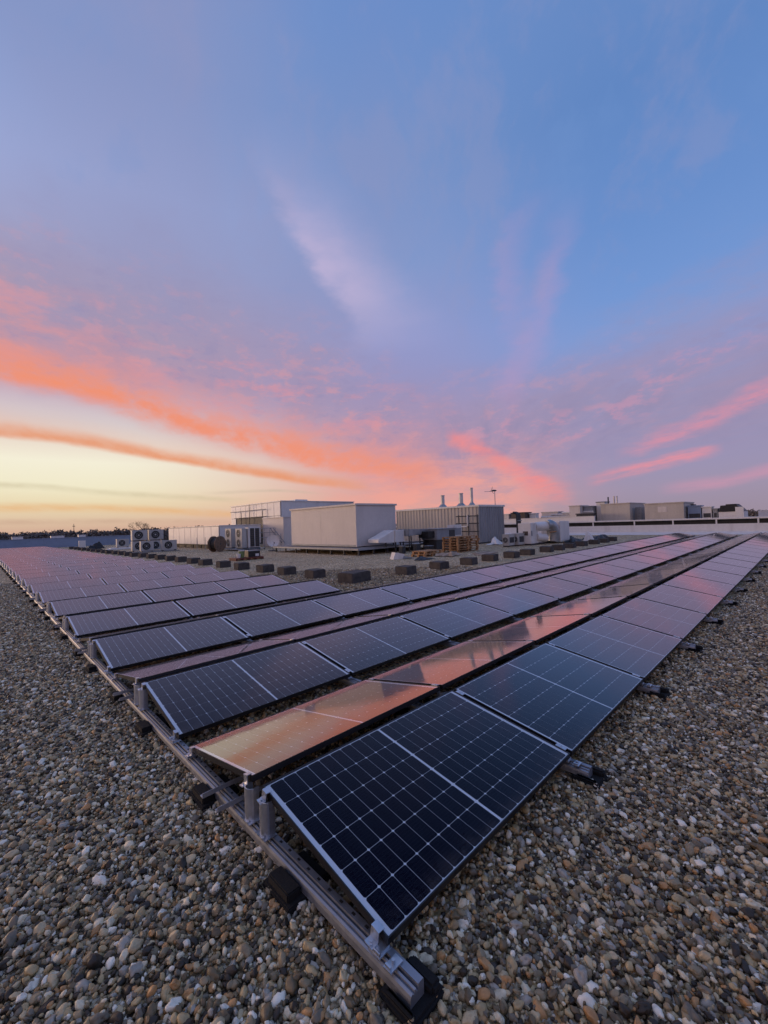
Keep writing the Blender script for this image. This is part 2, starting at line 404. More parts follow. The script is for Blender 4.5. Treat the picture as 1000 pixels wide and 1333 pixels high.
def cell_material():
    m, b = material('silicon_cell')
    p = texco()
    inf = N.tree.nodes.new('ShaderNodeObjectInfo')
    n = noise(p, 16, 3, 0.5)
    col = mixc(n, (0.0022, 0.0020, 0.0085, 1), (0.0042, 0.0038, 0.0140, 1))
    # fine collector wires across each cell
    sx = N.tree.nodes.new('ShaderNodeSeparateXYZ'); N.put(sx.inputs[0], p)
    wv = N.math('ABSOLUTE', N.math('FRACT', N(sx.outputs[1]) * 55.0) - 0.5)
    col = mixc(sstep(wv, 0.42, 0.5) * 0.30, col, (0.07, 0.07, 0.10, 1))
    N.put(b.inputs['Base Color'], col)
    b.inputs['Roughness'].default_value = 0.5
    b.inputs['Specular IOR Level'].default_value = 0.0
    return m
MAT['cell'] = cell_material()
def glass_material():
    m = bpy.data.materials.new('module_glass'); m.use_nodes = True
    t = m.node_tree; t.nodes.clear(); N.tree = t
    out = t.nodes.new('ShaderNodeOutputMaterial'); mix = t.nodes.new('ShaderNodeMixShader')
    lw = t.nodes.new('ShaderNodeLayerWeight'); lw.inputs['Blend'].default_value = 0.5
    refl = N.math('POWER', N(lw.outputs['Facing']), 2.85) * 0.97 * sstep(N(lw.outputs['Facing']), 0.18, 0.76, 0.22, 1.0) + 0.003      # coated, lightly textured solar glass
    tr = t.nodes.new('ShaderNodeBsdfTransparent'); gl = t.nodes.new('ShaderNodeBsdfGlossy')
    tr.inputs['Color'].default_value = (0.93, 0.94, 0.95, 1)
    p = worldpos()
    n = noise(p, 2.0, 4, 0.6); n2 = noise(p, 11.0, 3, 0.6)
    N.put(gl.inputs['Roughness'], lmap(n, 0.3, 0.7, 0.045, 0.09))
    gl.inputs['Color'].default_value = (1.0, 0.94, 0.95, 1)      # anti-reflective coating, faintly purple
    bp = t.nodes.new('ShaderNodeBump'); bp.inputs['Strength'].default_value = 0.05; bp.inputs['Distance'].default_value = 0.02
    N.put(bp.inputs['Height'], n)
    t.links.new(bp.outputs[0], gl.inputs['Normal'])
    # a breath of dust on the glass
    df = t.nodes.new('ShaderNodeBsdfDiffuse'); df.inputs['Color'].default_value = (0.42, 0.36, 0.33, 1)
    mix2 = t.nodes.new('ShaderNodeMixShader')
    so = t.nodes.new('ShaderNodeSeparateXYZ'); N.put(so.inputs[0], texco())
    edge = sstep(N(so.outputs[1]), 0.11, 0.0) * sstep(n2, 0.36, 0.62) * 0.07      # dirt washed down to the low edge
    N.put(mix2.inputs[0], sstep(n * 0.6 + n2 * 0.4, 0.35, 0.75) * 0.006 + edge + N.math('POWER', N(lw.outputs['Facing']), 9.0) * 0.4)
    N.put(mix.inputs[0], refl)
    t.links.new(tr.outputs[0], mix.inputs[1]); t.links.new(gl.outputs[0], mix.inputs[2])
    t.links.new(mix.outputs[0], mix2.inputs[1]); t.links.new(df.outputs[0], mix2.inputs[2])
    t.links.new(mix2.outputs[0], out.inputs[0])
    return m
MAT['glass'] = glass_material()

PEB = [(0.0, (0.042, 0.030, 0.018)), (0.14, (0.17, 0.120, 0.060)), (0.28, (0.30, 0.23, 0.130)), (0.42, (0.48, 0.355, 0.175)), (0.53, (0.19, 0.155, 0.105)),
       (0.62, (0.58, 0.45, 0.255)), (0.72, (0.50, 0.27, 0.105)), (0.785, (0.40, 0.36, 0.29)), (0.875, (0.76, 0.65, 0.44)), (0.945, (0.88, 0.81, 0.65))]
def pebble_material():
    m, b = material('river_pebble')
    inf = N.tree.nodes.new('ShaderNodeObjectInfo')
    rnd = N(inf.outputs['Random'])
    col = ramp(rnd, [(p, c + (1,)) for p, c in PEB], 'CONSTANT')
    p = texco()
    off = combine(rnd * 37.0, rnd * 91.0, rnd * 53.0)
    add = N.tree.nodes.new('ShaderNodeVectorMath'); N.put(add.inputs[0], p); N.put(add.inputs[1], off)
    n1 = noise(N(add.outputs[0]), 42, 5, 0.65, 0.6); n2 = noise(N(add.outputs[0]), 220, 3, 0.6)
    mul = N.tree.nodes.new('ShaderNodeMix'); mul.data_type = 'RGBA'; mul.blend_type = 'MULTIPLY'
    mul.inputs[0].default_value = 1
    N.put(mul.inputs[6], col)
    N.put(mul.inputs[7], ramp(n1 * 0.75 + n2 * 0.25, [(0.3, (0.62, 0.58, 0.55, 1)), (0.5, (1, 1, 1, 1)), (0.72, (1.35, 1.3, 1.25, 1))]))
    N.put(b.inputs['Base Color'], N(mul.outputs[2]))
    N.put(b.inputs['Roughness'], lmap(n1, 0.3, 0.7, 0.36, 0.66))
    bump(n2, 0.25, 0.003, b)
    return m
MAT['pebble'] = pebble_material()
def gravel_material():
    """gravel seen from too far to tell stones apart"""
    m, b = material('gravel_bed')
    p = worldpos()
    v = N.tree.nodes.new('ShaderNodeTexVoronoi'); v.inputs['Scale'].default_value = 34.0
    N.put(v.inputs['Vector'], p)
    sepc = N.tree.nodes.new('ShaderNodeSeparateColor'); N.tree.links.new(v.outputs['Color'], sepc.inputs[0])
    col = ramp(N(sepc.outputs[0]), [(q, c + (1,)) for q, c in PEB], 'CONSTANT')
    d = N(v.outputs['Distance'])
    n = noise(p, 0.7, 5, 0.6)
    mul = N.tree.nodes.new('ShaderNodeMix'); mul.data_type = 'RGBA'; mul.blend_type = 'MULTIPLY'; mul.inputs[0].default_value = 1
    N.put(mul.inputs[6], col); N.put(mul.inputs[7], ramp(n, [(0.3, (1.0, 0.95, 0.88, 1)), (0.7, (1.4, 1.34, 1.26, 1))]))
    N.put(b.inputs['Base Color'], N(mul.outputs[2]))
    b.inputs['Roughness'].default_value = 0.8
    bump(sstep(d, 0.75, 0.0), 0.6, 0.02, b)
    return m
MAT['gravel'] = gravel_material()

# ------------------------------------------------------------------ ground, roof
def ground_material():
    m, b = material('distant_land')
    p = worldpos()
    n = noise(p, 0.004, 6, 0.6)
    N.put(b.inputs['Base Color'], mixc(n, (0.03, 0.035, 0.025, 1), (0.07, 0.07, 0.05, 1)))
    b.inputs['Roughness'].default_value = 0.95
    return m
tag(MB().add([(6000 * math.cos(t * math.pi / 32), 6000 * math.sin(t * math.pi / 32), -9.0) for t in range(64)], [tuple(range(64))]).build('land', ground_material()), kind='structure')
tag(MB().box(-14, -14, -8.99, 42.6, 75.0, -0.12).build('building_block', MAT['roofgrey']), kind='structure')
tag(MB().box(-14, -14, -0.11, 42.0, 74.0, 0.0).build('roof_gravel_bed', MAT['gravel']), kind='structure')

W, L, TILT = 1.0009, 1.76, 0.1775
GP, GR, GV = 0.034, 0.131, 0.248
CW = W * math.cos(TILT)
PER = 2 * CW + GR + GV
PX = L + GP
Z0 = 0.15
NT_LONG, NX_LONG = 3, 20
NT, NX_SHORT = 30, 3

def pebble_points():
    pts = []
    def patch(x0, x1, y0, y1, sp, keep=None):
        nx, ny = int((x1 - x0) / sp), int((y1 - y0) / (sp * 0.866))
        gx, gy = np.meshgrid(np.arange(nx), np.arange(ny))
        X = x0 + (gx + 0.5 * (gy % 2)) * sp + rng.uniform(-0.45, 0.45, gx.shape) * sp
        Y = y0 + gy * sp * 0.866 + rng.uniform(-0.45, 0.45, gx.shape) * sp
        P = np.stack([X.ravel(), Y.ravel()], 1)
        if keep is not None: P = P[keep(P[:, 0], P[:, 1])]
        pts.append(P)
    # open strips beside the array, in front of the camera and a little to either side, and what shows between the rails
    ahead = lambda x, y: (x + 1.14) * 0.7 + (y + 1.23) * 0.714 > 0.75
    patch(-2.3, 0.0, -2.3, 4.0, 0.0175, ahead)
    patch(-1.6, 0.0, 4.0, 9.0, 0.0195)
    patch(-1.3, 0.0, 9.0, 20.0, 0.025)
    patch(0.0, 5.0, -2.3, 0.0, 0.0175, ahead)
    patch(5.0, 10.0, -1.7, 0.0, 0.0195)
    patch(10.0, 20.0, -1.4, 0.0, 0.025)
    patch(0.0, 1.6, 0.0, 4.8, 0.022)
    patch(2.0, 8.0, 0.0, 0.4, 0.026)
    patch(5.6, 12.5, 7.1, 13.5, 0.034, lambda x, y: x + y < 21)
    P = np.concatenate(pts)
    return P
def pebble_object():
    P = pebble_points()
    n = len(P)
    me = bpy.data.meshes.new('pebbles')
    me.vertices.add(n)
    z = rng.uniform(-0.004, 0.024, n)
    me.vertices.foreach_set('co', np.column_stack([P, z]).astype(np.float32).ravel())
    a = me.attributes.new('size', 'FLOAT', 'POINT')
    s = np.clip(rng.lognormal(-0.05, 0.42, n), 0.4, 2.8)
    a.data.foreach_set('value', s.astype(np.float32))
    r = me.attributes.new('turn', 'FLOAT_VECTOR', 'POINT')
    rot = np.column_stack([rng.normal(0, 0.45, n), rng.normal(0, 0.45, n), rng.uniform(0, 6.283, n)])
    r.data.foreach_set('vector', rot.astype(np.float32).ravel())
    me.materials.append(MAT['pebble'])
    o = put('loose_pebbles', me)
    tag(o, 'rounded brown and grey pebbles strewn over the flat roof', 'gravel', kind='stuff')
    ng = bpy.data.node_groups.new('scatter_pebbles', 'GeometryNodeTree')
    ng.interface.new_socket('Geometry', in_out='INPUT', socket_type='NodeSocketGeometry')
    ng.interface.new_socket('Geometry', in_out='OUTPUT', socket_type='NodeSocketGeometry')
    nd, lk = ng.nodes, ng.links
    gi, go = nd.new('NodeGroupInput'), nd.new('NodeGroupOutput')
    join = nd.new('GeometryNodeJoinGeometry')
    for k in range(10):
        ico = nd.new('GeometryNodeMeshIcoSphere'); ico.inputs['Radius'].default_value = 1.0; ico.inputs['Subdivisions'].default_value = 3
        nz = nd.new('ShaderNodeTexNoise'); nz.noise_dimensions = '4D'
        nz.inputs['W'].default_value = 3.1 * k + 0.7; nz.inputs['Scale'].default_value = 0.9 + 0.09 * k; nz.inputs['Detail'].default_value = 2.0 if k % 3 == 0 else 0.5
        sub = nd.new('ShaderNodeVectorMath'); sub.operation = 'SUBTRACT'; sub.inputs[1].default_value = (0.5, 0.5, 0.5)
        scl = nd.new('ShaderNodeVectorMath'); scl.operation = 'SCALE'; scl.inputs['Scale'].default_value = 1.5 if k % 3 == 0 else 0.95
        sp = nd.new('GeometryNodeSetPosition')
        lk.new(nz.outputs['Color'], sub.inputs[0]); lk.new(sub.outputs[0], scl.inputs[0])
        lk.new(ico.outputs['Mesh'], sp.inputs['Geometry']); lk.new(scl.outputs[0], sp.inputs['Offset'])
        tf = nd.new('GeometryNodeTransform'); tf.inputs['Scale'].default_value = (0.0108 + 0.0011 * (k % 4), 0.0092 - 0.0005 * (k % 5), 0.0070 + 0.0007 * (k % 3))
        lk.new(sp.outputs[0], tf.inputs['Geometry'])
        sm = nd.new('GeometryNodeSetShadeSmooth'); lk.new(tf.outputs[0], sm.inputs['Geometry'])
        mt = nd.new('GeometryNodeSetMaterial'); mt.inputs['Material'].default_value = MAT['pebble']; lk.new(sm.outputs[0], mt.inputs['Geometry'])
        g2i = nd.new('GeometryNodeGeometryToInstance'); lk.new(mt.outputs[0], g2i.inputs[0])
        lk.new(g2i.outputs[0], join.inputs[0])
    iop = nd.new('GeometryNodeInstanceOnPoints'); iop.inputs['Pick Instance'].default_value = True
    ri = nd.new('FunctionNodeRandomValue'); ri.data_type = 'INT'
    for s_ in ri.inputs:
        if s_.type == 'INT' and s_.name == 'Min' and s_.enabled: s_.default_value = 0
        if s_.type == 'INT' and s_.name == 'Max' and s_.enabled: s_.default_value = 9
    ins = [x for x in ri.outputs if x.enabled][0]
    na = nd.new('GeometryNodeInputNamedAttribute'); na.data_type = 'FLOAT'; na.inputs['Name'].default_value = 'size'
    nr = nd.new('GeometryNodeInputNamedAttribute'); nr.data_type = 'FLOAT_VECTOR'; nr.inputs['Name'].default_value = 'turn'
    e2r = nd.new('FunctionNodeEulerToRotation')
    lk.new(nr.outputs['Attribute'], e2r.inputs[0])
    lk.new(gi.outputs[0], iop.inputs['Points']); lk.new(join.outputs[0], iop.inputs['Instance'])
    lk.new(ins, iop.inputs['Instance Index']); lk.new(e2r.outputs[0], iop.inputs['Rotation']); lk.new(na.outputs['Attribute'], iop.inputs['Scale'])
    lk.new(iop.outputs[0], go.inputs[0])
    mod = o.modifiers.new('scatter', 'NODES'); mod.node_group = ng
    return o
pebble_object()

# ------------------------------------------------------------------ parapets and the roofs beyond
p = thing('parapet_wall', 'long white parapet with a raised coping beam beyond the panel rows', 'parapet', (41.0, 0, 0))
MB().box(0, -14, 0.0, 0.12, 44, 0.82).build('upstand', MAT['coping'], p)
MB().prism([(-0.9, 0.004), (0.0, 0.004), (0.0, 0.22)], 'y', -14, 44).build('flashing', MAT['coping'], p)
MB().box(0.02, -14, 1.17, 0.5, 44, 1.30).build('coping_beam', MAT['coping'], p, bevel=0.02)
MB().box(0.52, -14, 0.0, 0.7, 44, 1.28).build('dark_gap_wall', MAT['dark'], p)  # dark wall added so that the gap under the coping reads as shade
post_me = MB().box(0.03, -0.05, 0.82, 0.11, 0.05, 1.17).mesh('post', MAT['coping'])
for y in (-3.0, 1.6, 4.1, 7.0, 9.9, 13.4, 17.0, 20.6, 24.2, 27.8): put('post', post_me, p, (0, y, 0))

p = thing('parapet_wall', 'low blue-grey metal parapet along the far roof edge by the trees', 'parapet', (0, 73.0, 0))
MB().box(-14, 0, 0, 16.5, 0.15, 1.28).build('upstand', MAT['blueroof'], p)
MB().box(-14.1, -0.08, 1.283, 16.6, 0.25, 1.36).build('coping', MAT['blueroof'], p, bevel=0.01)
for i, (x, w, h) in enumerate(((2.6, 1.2, 0.28), (7.0, 1.6, 0.2), (10.4, 0.9, 0.24))):
    v = thing('roof_hatch', 'small pale roof hatch behind the blue-grey parapet, %s from the left' % ORD[i], 'hatch', (x, 79.0, 0), group='hatches behind the far parapet')
    MB().box(0, 0, -1.0, w, 1.0, 1.36 + h).build('hatch_body', MAT['white'], v)
    MB().box(-0.05, -0.05, 1.363 + h, w + 0.05, 1.05, 1.42 + h).build('hatch_lid', MAT['white'], v, bevel=0.01)
tag(MB().box(-14, 75.2, -8.98, 40, 110, -0.5).build('neighbouring_roof', MAT['roofgrey']), kind='structure')
tag(MB().box(43.0, -20, -8.97, 95, 60, 0.75).build('far_roof', MAT['roofgrey']), kind='structure')

# ------------------------------------------------------------------ solar panels
FR_T = 0.035
LIP = 0.006
frame_mb = MB()
frame_mb.box(0, 0, -FR_T, L, LIP, 0).box(0, W - LIP, -FR_T, L, W, 0).box(0, LIP, -FR_T, LIP, W - LIP, 0).box(L - LIP, LIP, -FR_T, L, W - LIP, 0)
FRAME = frame_mb.mesh('frame', MAT['frame'])
BACK = MB().box(LIP, LIP, -0.0105, L - LIP, W - LIP, -0.0075).mesh('backsheet', MAT['backsheet'])
REAR = MB().box(LIP, LIP, -0.0135, L - LIP, W - LIP, -0.0107).mesh('bounce_blocker', MAT['black'])  # black underside added to cut bounce light and darken the gravel below
g = -0.0022
GLASS = MB().add([(LIP, LIP, g), (L - LIP, LIP, g), (L - LIP, W - LIP, g), (LIP, W - LIP, g)], [(0, 1, 2, 3)]).mesh('front_glass', MAT['glass'])
MX, MY, MG, GAP = 0.033, 0.013, 0.016, 0.0029
cwx = (L - 2 * MX - MG) / 2 / 10.0
cwy = (W - 2 * MY) / 6.0
def cell_shape(mb, ox, oy):
    w, h, c = cwx - GAP, cwy - GAP, 0.0068
    poly = [(c, 0), (w - c, 0), (w, c), (w, h - c), (w - c, h), (c, h), (0, h - c), (0, c)]
    n = 8
    vs = [(ox + x, oy + y, -0.0076) for x, y in poly] + [(ox + x, oy + y, -0.0062) for x, y in poly]
    mb.add(vs, [tuple(range(n, 2 * n))] + [(i, (i + 1) % n, n + (i + 1) % n, n + i) for i in range(n)])
CELL = MB(); cell_shape(CELL, 0, 0); CELL = CELL.mesh('cell', MAT['cell'])
cell_spots = [(MX + (MG + 10 * cwx if hlf else 0) + i * cwx + GAP / 2, MY + j * cwy + GAP / 2) for hlf in (0, 1) for i in range(10) for j in range(6)]
allc = MB()
for sx_, sy_ in cell_spots: cell_shape(allc, sx_, sy_)
CELLS = allc.mesh('cells', MAT['cell'])
NEAR = {(1, 0), (1, 1), (1, 2), (1, 3), (2, 0), (2, 1), (3, 0), (3, 1), (5, 0)}
mid_clamp = MB().box(-0.016, -0.035, -0.002, 0.016, 0.035, 0.004).box(-0.005, -0.005, 0.004, 0.005, 0.005, 0.008).mesh('mid_clamp', MAT['alu'])

def solar_panel(row, i, x, y, back):
    side = 'tilted away' if back else 'facing the viewer'
    lab = 'dark solar panel %s, %s from the near rail on the %s ridge' % (side, ORD[i], ORD[(row - 1) // 2])
    loc = (x + L, y, Z0) if back else (x, y, Z0)
    t = thing('solar_panel', lab, 'solar panel', loc, (TILT + random.uniform(-.004, .004), random.uniform(-.002, .002), math.pi if back else 0), 'solar panels in tent-shaped rows on the roof')
    put('frame', FRAME, t); put('backsheet', BACK, t); put('bounce_blocker', REAR, t)
    if (row, i) in NEAR:
        for cx_, cy_ in cell_spots: put('cell', CELL, t, (cx_, cy_, 0))
    else:
        tag(put('cell_grid', CELLS, t), kind='stuff')
    put('front_glass', GLASS, t)
    return t
def rows():
    for t in range(NT):
        n = NX_LONG if t < NT_LONG else NX_SHORT
        for back in (0, 1):
            row = 2 * t + 1 + back
            if back and t > 4: continue          # hidden behind the ridges
            y = t * PER + (2 * CW + GR if back else 0)
            for i in range(n): solar_panel(row, i, i * PX, y, back)
rows()

# ------------------------------------------------------------------ mounting rails
def rail_profile():
    return [(-0.049, 0.040), (-0.047, 0.066), (-0.043, 0.080), (-0.034, 0.084), (-0.032, 0.078), (-0.026, 0.078), (-0.024, 0.088), (-0.016, 0.090), (-0.014, 0.076),
            (-0.007, 0.076), (-0.005, 0.097), (0.024, 0.097), (0.026, 0.093), (0.026, 0.040)]
def post_mesh(h):
    """hollow half-round extrusion, open at the back, on a flat foot"""
    mb = MB(); n = 10
    out, inn = [], []
    for k in range(n + 1):
        t = math.pi * k / n
        out.append((-0.012 - 0.030 * math.sin(t), 0.040 * math.cos(t))); inn.append((-0.012 - 0.024 * math.sin(t), 0.034 * math.cos(t)))
    poly = out + [(0.022, -0.040), (0.022, -0.034)] + inn[::-1] + [(0.022, 0.034), (0.022, 0.040)]
    m = len(poly)
    vs = [(x, y, 0.10) for x, y in poly] + [(x, y, h) for x, y in poly]
    mb.add(vs, [(i, (i + 1) % m, m + (i + 1) % m, m + i) for i in range(m)])
    for zz in (0, m):
        for k in range(n): mb.add([vs[zz + k], vs[zz + k + 1], vs[zz + 2 * n + 2 - k], vs[zz + 2 * n + 3 - k]], [(0, 1, 2, 3)])
    mb.box(-0.050, -0.052, 0.0985, 0.026, 0.052, 0.103)
    mb.cyl((-0.046, -0.030, 0.103), (-0.046, -0.030, 0.112), 0.008, n=6)
    return mb.mesh('support_post', MAT['alu'])
POST = post_mesh(0.282)
def clip_mesh(sign):
    """Z-shaped end clip that holds the frame edge"""
    mb = MB()
    mb.box(-0.052, -0.022, -0.046, -0.018, 0.022, -0.041).box(-0.021, -0.022, -0.041, -0.016, 0.022, 0.002).box(-0.021, -0.022, 0.002, 0.012, 0.022, 0.006)
    mb.cyl((-0.036, 0, -0.041), (-0.036, 0, -0.032), 0.007, n=6)
    return mb.mesh('end_clip', MAT['alu'])
CLIP = clip_mesh(1)
LOWSUP = MB().box(-0.048, -0.032, 0.098, 0.020, 0.032, 0.103).box(-0.046, -0.030, 0.103, -0.040, 0.030, 0.118).box(-0.034, -0.026, 0.103, 0.014, 0.026, 0.112).cyl((-0.043, 0.02, 0.118), (-0.043, 0.02, 0.124), 0.007, n=6).mesh('low_support', MAT['alu'])
PAD = MB().box(-0.145, -0.12, 0.004, 0.10, 0.12, 0.0385).box(-0.13, -0.09, 0.034, -0.056, 0.09, 0.078).box(0.032, -0.11, 0.034, 0.09, 0.11, 0.062).mesh('rubber_pad', MAT['rubber'], bevel=0.006)
ENDCLAMP = MB().box(-0.055, -0.020, 0.098, 0.012, 0.020, 0.104).box(-0.052, -0.014, 0.104, -0.044, 0.014, 0.116).box(0.000, -0.02, 0.07, 0.030, 0.05, 0.075).cyl((-0.02, 0, 0.104), (-0.02, 0, 0.118), 0.008, n=6).mesh('end_clamp', MAT['alu'])
FOOT = MB().box(-0.085, -0.20, 0.004, 0.10, -0.02, 0.040).box(0.034, -0.19, 0.036, 0.085, -0.05, 0.075).box(-0.075, -0.19, 0.036, -0.054, -0.05, 0.060).mesh('rubber_foot', MAT['rubber'], bevel=0.012)

sdark = MB()
for k in range(46): sdark.box(0.004, 0.13 + k * 0.085, 0.0965, 0.016, 0.150 + k * 0.085, 0.0974)
SLOTS = sdark.mesh('slots', MAT['slot'])
def rail(k, x, tents, near):
    if near: lab = 'bare aluminium mounting rail along the open near ends of all the rows'
    else: lab = 'aluminium mounting rail under the %s panel joint from the near end' % ORD[k - 1]
    t = thing('mounting_rail', lab, 'mounting rail', (x, 0, 0), group='rails that carry the solar panels')
    y1 = (tents - 1) * PER + 2 * CW + GR + 0.2
    # the rail comes in lengths, butted with a small gap
    y = -0.155 if near else -0.125
    while y < y1:
        e = min(y + 4.70, y1)
        MB().prism(rail_profile(), 'y', y, e - 0.004).build('rail_profile', MAT['rail'], t)
        y = e
    if near: tag(put('slots', SLOTS, t), kind='stuff')
    nt = tents if near else min(tents, 5)
    for j in range(nt):
        o = j * PER
        put('low_support', LOWSUP, t, (0, o + 0.035, 0)); put('low_support', LOWSUP, t, (0, o + 2 * CW + GR - 0.035, 0))
        put('support_post', POST, t, (-0.006, o + CW - 0.055, 0)); put('support_post', POST, t, (-0.006, o + CW + GR - 0.010, 0))
        if near:
            z = Z0 + math.sin(TILT) * W
            put('end_clip', CLIP, t, (0, o + 0.055, Z0 + 0.010), (TILT, 0, 0))
            put('end_clip', CLIP, t, (0, o + CW - 0.050, z - 0.008), (TILT, 0, 0))
            put('end_clip', CLIP, t, (0, o + CW + GR + 0.045, z - 0.008), (-TILT, 0, 0))
            put('end_clip', CLIP, t, (0, o + 2 * CW + GR - 0.055, Z0 + 0.010), (-TILT, 0, 0))
        elif j < 3:
            for (yy, zz, rr) in ((o + 0.07, Z0 + 0.0125, TILT), (o + CW - 0.07, Z0 + math.sin(TILT) * W - 0.0125, TILT),
                                 (o + CW + GR + 0.07, Z0 + math.sin(TILT) * W - 0.0125, -TILT), (o + 2 * CW + GR - 0.07, Z0 + 0.0125, -TILT)):
                put('mid_clamp', mid_clamp, t, (0, yy, zz), (rr, 0, 0))
        put('rubber_pad', PAD, t, (0, o + 0.62, 0)); put('rubber_pad', PAD, t, (0, o + 1.62, 0))
    put('end_clamp', ENDCLAMP, t, (0, -0.045, 0))
    put('rubber_foot', FOOT, t, (0, 0, 0))
    return t
rail(0, 0.0, NT, True)
for k in range(1, NX_LONG + 1):
    rail(k, k * PX - GP / 2, NT if k <= NX_SHORT else NT_LONG, False)

# cross bars that poke out at the near rail
for j in range(NT):
    o = j * PER
    ln = NX_SHORT * PX if j >= NT_LONG else 7 * PX
    for q, (dy_, x0) in enumerate(((1.31, -0.135), (1.51, -0.145))):
        b = thing('cross_bar', 'galvanised bar poking out past the near rail, %s of two under the %s ridge' % (('nearer', 'farther')[q], ORD[j]), 'bar', (x0, o + dy_, 0.100), group='cross bars under the panel ridges')
        MB().prism([(-0.02, 0.001), (0.02, 0.001), (0.02, 0.006), (-0.015, 0.006), (-0.015, 0.030), (-0.02, 0.030)], 'x', 0, ln).build('bar_profile', MAT['alu_dull'], b)
        MB().cyl((0.125, 0.004, 0.006), (0.125, 0.004, 0.016), 0.009, n=6).build('bolt', MAT['alu'], b)

# ------------------------------------------------------------------ ballast blocks round the equipment yard
block_me = []
for k in range(5):
    me = MB().box(-0.25, -0.28, 0, 0.25, 0.28, 0.30).mesh('ballast_block', MAT['block'], bevel=0.02)
    for v in me.vertices:
        v.co += Vector((rng.normal(0, .006), rng.normal(0, .006), rng.normal(0, .006) if v.co.z > .1 else 0))
    block_me.append(me)
def block(x, y, label, sx=1.0, sy=1.0, sz=1.0):
    o = put('ballast_block', block_me[random.randrange(5)], None, (x + random.uniform(-.06, .06), y + random.uniform(-.06, .06), -0.01), (0, 0, random.uniform(-.11, .11)))
    o.scale = (sx, sy, sz)
    tag(o, label, 'block', 'dark blocks along the edge of the panel field')
block(7.22, 8.72, 'largest dark concrete block, long, at the inner corner of the panel field', 1.7, 1.1, 1.1)
for k, y in enumerate((10.62, 12.5, 14.2, 16.1, 18.05, 20.1, 21.9, 23.85, 25.6, 27.5, 29.5, 31.4, 33.3, 35.2, 37.2, 39.2, 41.3, 43.4, 45.6, 48.0, 50.4, 53.0, 55.6, 58.4, 61.2)):
    block(7.15, y, 'dark concrete block beside the short rows, %s past the long corner block' % ORD[k])
for k, x in enumerate((9.35, 11.15, 13.1, 14.75, 16.4, 18.15, 20.05, 21.5, 23.2, 25.0, 26.8, 28.6, 30.4)):
    block(x, 8.5, 'dark concrete block beside the long rows, %s past the long corner block' % ORD[k], 1.0, 1.0, 1.0 - 0.02 * (k % 3))

# ------------------------------------------------------------------ plant on the roof
# main enclosure
p = thing('plant_enclosure', 'largest smooth cream box enclosure standing on a low steel deck', 'enclosure', (14.97, 17.63, 0))
MB().box(0, 0, 0.44, 3.40, 7.13, 2.90).build('body', MAT['cream'], p, bevel=0.02)
MB().box(-0.07, -0.07, 2.903, 3.47, 7.20, 3.02).build('roof_cap', MAT['cream'], p, bevel=0.015)
MB().box(-0.03, -0.03, 0.442, 0.06, 0.06, 2.90).build('corner_trim', MAT['cream'], p)
MB().box(-0.02, 0.08, 0.442, -0.002, 7.1, 0.56).build('base_skirt', MAT['grey'], p)
seam = MB().box(-0.004, -0.004, 0.58, 0.001, 0.004, 2.90).mesh('panel_seam', MAT['beige'])
put('panel_seam', seam, p, (0, 3.56, 0))
p = thing('steel_deck', 'low steel deck on short legs under the large cream enclosure', 'deck', (14.3, 16.7, 0))
MB().box(0, 0, 0.34, 7.2, 9.4, 0.40).build('deck_plate', MAT['roofgrey'], p)
MB().box(-0.02, -0.06, 0.29, 7.2, -0.002, 0.39).build('front_beam', MAT['grey'], p)
MB().box(-0.06, -0.02, 0.29, -0.002, 9.4, 0.39).build('side_beam', MAT['grey'], p)
legm = MB().box(-0.04, -0.04, 0, 0.04, 0.04, 0.338).box(-0.12, -0.12, 0, 0.12, 0.12, 0.02).mesh('leg', MAT['dark'])
for k in range(8): put('leg', legm, p, (0.08, 0.1 + k * 1.3, 0))
for k in range(1, 7): put('leg', legm, p, (0.08 + k * 1.15, 0.1, 0))
MB().box(2.0, 3.0, 0.0, 7.0, 9.0, 0.2).build('ballast_slab', MAT['dark'], p)

# white cowl duct and its neighbours in front of the enclosure
p = thing('duct_cowl', 'white sloping duct cowl on legs in front of the cream enclosure', 'duct', (15.44, 16.2, 0))
MB().prism([(0.0, 0.66), (1.33, 0.60), (1.33, 1.36), (0.5, 1.03), (0.0, 0.85)], 'y', 0.05, 0.95).build('tapered_duct', MAT['white'], p, bevel=0.015)
MB().box(1.335, 0.0, 0.62, 2.15, 1.0, 1.34).build('duct_box', MAT['white'], p, bevel=0.015)
for xx in (1.4, 2.08): 
    for yy in (0.05, 0.9): MB().box(xx, yy, 0.0, xx + 0.06, yy + 0.06, 0.618).build('leg', MAT['dark'], p)
MB().box(0.6, 0.06, 0.40, 0.66, 0.12, 0.64).build('leg', MAT['dark'], p)
p = thing('duct_hood', 'grey-blue sloped metal hood on legs beside the white duct cowl', 'duct', (17.63, 15.9, 0))
MB().prism([(0.0, 0.95), (0.0, 1.36), (2.1, 1.28), (2.1, 1.05)], 'y', 0, 0.9).build('hood', MAT['galv'], p, bevel=0.01)
MB().box(0.02, -0.012, 0.96, 0.08, 0.91, 1.39).build('flange', MAT['grey'], p)
MB().box(1.05, -0.012, 0.98, 1.11, 0.91, 1.35).build('flange', MAT['grey'], p)
for xx in (0.1, 1.1, 1.95):
    for yy in (0.05, 0.8): MB().box(xx, yy, 0.0, xx + 0.05, yy + 0.05, 1.0).build('leg', MAT['dark'], p)
MB().box(0.0, 0.0, 0.52, 2.1, 0.85, 0.56).build('shelf', MAT['dark'], p)
p = thing('air_handler', 'grey box air handler with a dark inlet behind the pallets', 'air handler', (19.5, 15.2, 0))
MB().box(0, 0, 0.62, 1.95, 1.3, 1.28).build('casing', MAT['grey'], p, bevel=0.02)
MB().box(-0.62, 0.2, 0.78, -0.003, 1.0, 1.18).build('inlet', MAT['black'], p, bevel=0.01)
